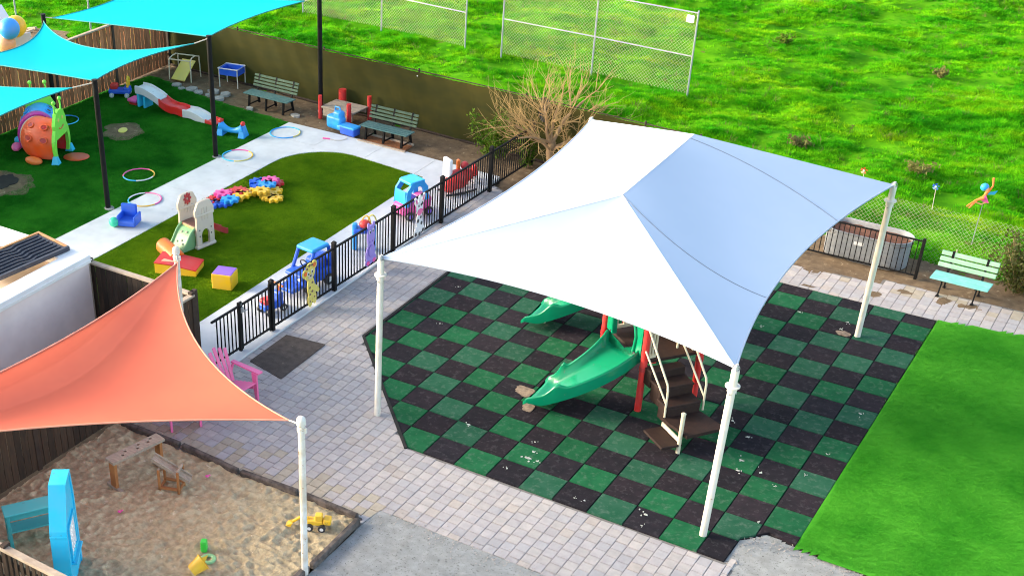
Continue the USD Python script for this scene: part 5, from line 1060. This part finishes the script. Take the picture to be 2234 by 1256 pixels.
part(pc, 'roof', rbox((-.02, 0, .88), (.44, .46, .09), .04), 'cyan', smooth=40); part(pc, 'rear_window', box(-.37, -.19, .40, -.33, .19, .72, .01), 'cyan'); part(pc, 'seat', rbox((-.12, 0, .44), (.26, .34, .22), .06), 'purple', smooth=40)
for x in (-.26, .30):
    for s in (-1, 1): wheel(pc, x, s * .24, .11, .09, rim='purple')
tyv = thing('activity_toy', 'light blue toy stand with red and yellow loops behind the railing', 'toy', (-2.80, .10, .03), 30)
part(tyv, 'leg', rbox((-.20, 0, .32), (.12, .14, .64), .04), 'sky_blue', smooth=40); part(tyv, 'leg', rbox((.22, 0, .30), (.10, .14, .60), .04), 'sky_blue', smooth=40); part(tyv, 'tray', rbox((0, 0, .48), (.46, .30, .10), .04), 'blue', smooth=40)
part(tyv, 'bowl', ball((.02, 0, .62), .13, (1, 1, .75)), 'red', smooth=True)
for k, (x, c) in enumerate(((.05, 'yellow'), (.18, 'pale_yellow'))): part(tyv, 'loop', tube([(x + .10 * math.cos(a), .05 * k, .60 + .22 * math.sin(a)) for a in np.linspace(0, math.pi, 10)], .018, 6), c, smooth=True)
rd = thing('rocking_toy', 'red toy rocker with white high back behind the far end of the railing', 'rocker', (-2.62, 4.0, .03), 60)
part(rd, 'body', cat(ball((0, 0, .34), .28, (1.1, .8, .9)), ball((.26, 0, .40), .16), ball((-.22, .0, .24), .2)), 'red', smooth=True); part(rd, 'backrest', rbox((-.22, .12, .62), (.12, .34, .52), .05), 'white_plastic', smooth=40); part(rd, 'head', ball((.18, 0, .66), .10), 'dark_red', smooth=True)
part(rd, 'column', rbox((.06, .10, .52), (.08, .10, .56), .03), 'orange', smooth=40)
for s in (-1, 1): part(rd, 'rocker', tube([(x, s * .20, .04 + .16 * x * x) for x in np.linspace(-.42, .42, 9)], .03, 8), 'black_plastic', smooth=True)
rt = thing('ride_on_toy', 'small red ride-on toy with white wheels beside the red rocker', 'ride-on toy', (-2.70, 4.72, .03), 40)
part(rt, 'body', cat(rbox((0, 0, .24), (.40, .24, .16), .06), rbox((.12, 0, .36), (.12, .20, .14), .04)), 'red', smooth=40); part(rt, 'fork', rbox((.16, .16, .18), (.08, .08, .30), .03), 'blue', smooth=40)
for x in (-.14, .16):
    for s in (-1, 1): wheel(rt, x, s * .13, .07, .05, tyre='white_plastic')

# ------------------------------------------------------------------ painted animal boards on the railing (outline in (along, up))
def board(name, label, y, z0, tilt, outline, mats):
    t = thing(name, label, 'animal board', (fx(y) + .035, y, z0), 0); 
    def pl_(nm, poly, th, off, m_):
        poly = affinity.rotate(poly if isinstance(poly, Polygon) else Polygon(poly), tilt, origin=(0, .4)); m = vprism(poly, th, 'x'); m.apply_translation([off, 0, 0]); part(t, nm, m, m_)
    pl_('board', outline.buffer(.01), .018, .0, mats)
    return t, pl_
E_ = lambda x, z, rx, rz=None, a=0: affinity.rotate(affinity.scale(Point(x, z).buffer(1, 12), rx, rz or rx), a)
un = shapely.unary_union
ol = un([E_(0, .72, .17, .15), E_(-.16, .78, .085), E_(.17, .84, .085), E_(0, .38, .12, .25), E_(-.08, .10, .06, .14), E_(.08, .10, .06, .14), E_(.16, .28, .05, .14, 40), E_(0, .88, .11, .06)])
t, pl_ = board('animal_board', 'yellow spotted big-cat painted board hung on the railing', -2.78, .10, 6, ol, 'pale_yellow')
for x, z, r in ((-.16, .78, .05), (.17, .84, .05)): pl_('ear', E_(x, z, r), .01, .012, 'orange')
for x, z, r in ((-.09, .86, .03), (.0, .90, .035), (.09, .88, .03), (-.05, .40, .03), (.05, .48, .03), (.02, .28, .03), (-.06, .24, .025), (-.08, .08, .02), (.08, .12, .02)): pl_('spot', E_(x, z, r, r * .8), .008, .012, 'rust_brown')
for s in (-1, 1): pl_('eye', E_(s * .07, .74, .035, .045), .01, .014, 'white_plastic'); pl_('pupil', E_(s * .065, .735, .018, .025), .008, .022, 'black_plastic')
pl_('muzzle', E_(0, .645, .08, .05), .012, .013, 'cream'); pl_('nose', E_(0, .665, .025, .018), .008, .023, 'black_plastic')
ol = un([E_(0, .68, .14, .26), E_(-.02, .28, .17, .24), E_(-.10, .95, .035, .06), E_(.10, .93, .04, .06), E_(-.13, .10, .07, .08), E_(.12, .12, .08, .09)])
t, pl_ = board('animal_board', 'lilac hippo painted board hung on the railing', -.62, .12, 0, ol, 'lilac')
for s in (-1, 1): pl_('eye', E_(s * .06, .80, .028, .045), .01, .014, 'white_plastic'); pl_('pupil', E_(s * .055, .795, .014, .025), .008, .022, 'black_plastic'); pl_('nostril', E_(s * .05, .56, .015, .02), .008, .014, 'purple'); pl_('foot', E_(s * .12, .08, .06, .05), .01, .014, 'pink')
pl_('belly', E_(-.01, .34, .10, .14), .008, .014, 'purple'); pl_('belly_patch', E_(-.01, .34, .085, .125), .008, .020, 'lilac')
ol = un([E_(0, .66, .13, .17), E_(-.15, .84, .05, .12, 25), E_(.15, .84, .05, .12, -25), E_(0, .34, .12, .22), E_(-.14, .12, .06, .12, -25), E_(.14, .12, .06, .12, 25), E_(0, .10, .06, .12), E_(0, .88, .06, .08)])
t, pl_ = board('animal_board', 'white cow painted board with pink muzzle hung on the railing', 1.30, .10, 0, ol, 'white_plastic')
pl_('muzzle', E_(0, .56, .11, .08), .012, .013, 'hot_pink')
for x, z, r in ((-.16, .06, .04), (.16, .06, .04), (.0, .02, .04), (-.07, .36, .04), (.08, .26, .035), (.05, .42, .03), (.10, .74, .03)): pl_('patch', E_(x, z, r, r * 1.2), .008, .012, 'black_plastic')
for s in (-1, 1): pl_('eye', E_(s * .05, .72, .02, .03), .01, .014, 'black_plastic'); pl_('ear', E_(s * .15, .85, .025, .07, -s * 25), .008, .012, 'hot_pink')

# ------------------------------------------------------------------ garden ornaments on the far fence
def pinwheel(px, py, z, col, label):
    p = at(px, py, z); t = thing('pinwheel', label, 'pinwheel', (p[0], p[1], 0)); part(t, 'stick', rod((.02, .05, 1.0), (0, 0, z), .007, 6), 'rope')
    for k in range(5):
        a = k * 1.257; part(t, 'blade', hull([(0, -.02, z), (.08 * math.cos(a), -.02, z + .08 * math.sin(a)), (.07 * math.cos(a + .7), -.05, z + .07 * math.sin(a + .7)), (.04 * math.cos(a + .4), -.03, z + .04 * math.sin(a + .4)), (.05 * math.cos(a + .4), -.012, z + .05 * math.sin(a + .4))]), col)
    part(t, 'hub', ball((0, -.045, z), .02, sub=1), 'white_plastic')
pinwheel(2043, 406, 1.55, 'blue', 'small blue pinwheel on a stick behind the canopy corner'); pinwheel(1886, 371, 1.70, 'orange_red', 'small orange pinwheel on a stick above the canopy edge')
p0 = at(2150, 425, 1.35); fy_ = thing('garden_figure', 'orange and pink leaping garden figure with blue hair on the fence', 'garden ornament', (p0[0], p0[1], .27), 20); SCL[fy_] = (.78, .78, .80)
zz0 = 1.35
part(fy_, 'body', cat(tube([(.02, 0, zz0 + .10), (.0, 0, zz0), (-.04, 0, zz0 - .10)], [.04, .045, .035], 8)), 'orange', smooth=True); part(fy_, 'dress', hull([(.0, -.05, zz0 + .02), (.0, .05, zz0 + .02), (.12, -.09, zz0 - .20), (.12, .09, zz0 - .20), (-.06, -.07, zz0 - .16), (-.06, .07, zz0 - .16)]), 'pink')
part(fy_, 'head', ball((.0, 0, zz0 + .16), .06), 'peach', smooth=True); part(fy_, 'hair', ball((-.06, .03, zz0 + .20), .105, (1, .9, 1)), 'sky_blue', smooth=True)
part(fy_, 'arm', tube([(.03, -.03, zz0 + .08), (.12, -.02, zz0 + .26), (.09, 0, zz0 + .48)], [.03, .024, .03], 8), 'orange', smooth=True); part(fy_, 'wing', hull([(.05, .06, zz0 + .05), (.30, .10, zz0 + .10), (.24, .10, zz0 - .02), (.06, .07, zz0 - .02), (.2, .115, zz0 + .04)]), 'cyan')
for dx, dy, dzz in ((-.40, -.06, -.34), (-.30, .05, -.42)): part(fy_, 'leg', tube([(-.02, dy, zz0 - .08), (dx * .5, dy, zz0 + dzz * .42), (dx, dy, zz0 + dzz)], [.036, .028, .022], 8), 'orange', smooth=True)
part(fy_, 'ribbon', tube([(.10, 0, zz0 - .18), (-.05, -.04, zz0 - .26), (-.22, 0, zz0 - .22)], .018, 6), 'peach', smooth=True); part(fy_, 'stake', rod((0, .03, -.1), (0, .02, zz0 - .06), .010, 6), 'cable')
single('black_cloth', (lambda P: gridmesh(P))(np.array([[(-1.9 + .22 * u + .04 * math.sin(7 * v), fence_y(-1.9) - .14 - .05 * math.sin(9 * u + 4 * v), 1.72 - .62 * v) for u in np.linspace(0, 1, 8)] for v in np.linspace(0, 1, 14)])), 'black_plastic', 'black cloth hanging on the fence behind the bare tree', 'cloth', smooth=True)

# ------------------------------------------------------------------ balls and slide panel beyond the board fence
def farball(px, py, y, r, col, lb, z):
    p = at(px, py, z); single('play_ball', ball(p, r, sub=3), col, lb, 'ball', smooth=True)
c = at(18, 66, 1.0); tw = thing('play_tower', 'pale toy tower behind the board fence at the top left corner', 'toy tower', (c[0], c[1], 0), -20)
part(tw, 'panel', box(-.75, -.05, 0, .35, .05, 1.0, .02), 'light_grey'); part(tw, 'panel', box(.30, -.05, 0, .36, .6, .9, .02), 'light_grey'); part(tw, 'roof', beam((-.9, .0, 1.55), (-.1, .0, 1.1), .5, .04), 'light_grey')
for x in (-.7, .2): part(tw, 'post', cyl(x, .1, 0, 1.4, .03, 8), 'black_plastic')
farball(20, 63, 0, .33, 'blue_ball', 'blue and white ball on the toy tower', 1.25); farball(34, 58, 0, .34, 'yellow', 'big yellow ball behind the blue one', 1.2); farball(14, 96, 0, .30, 'peach', 'orange ball low at the left edge above the turquoise sail', .75)
for k, (px, py) in enumerate(((62, 66), (58, 74))):
    p = at(px, py); single('timber_scrap', beam((p[0], p[1], .05), (p[0] + .4 - .2 * k, p[1] + .15 * k, .12), .10, .08, .01), 'wood_grey', ['pale timber scrap beyond the yellow ball', 'second pale timber scrap nearer the turquoise sail'][k], 'timber')
single('dirt', disc(at(30, 85), 2.2, 3, .03, .6), 'dirt', kind='structure')
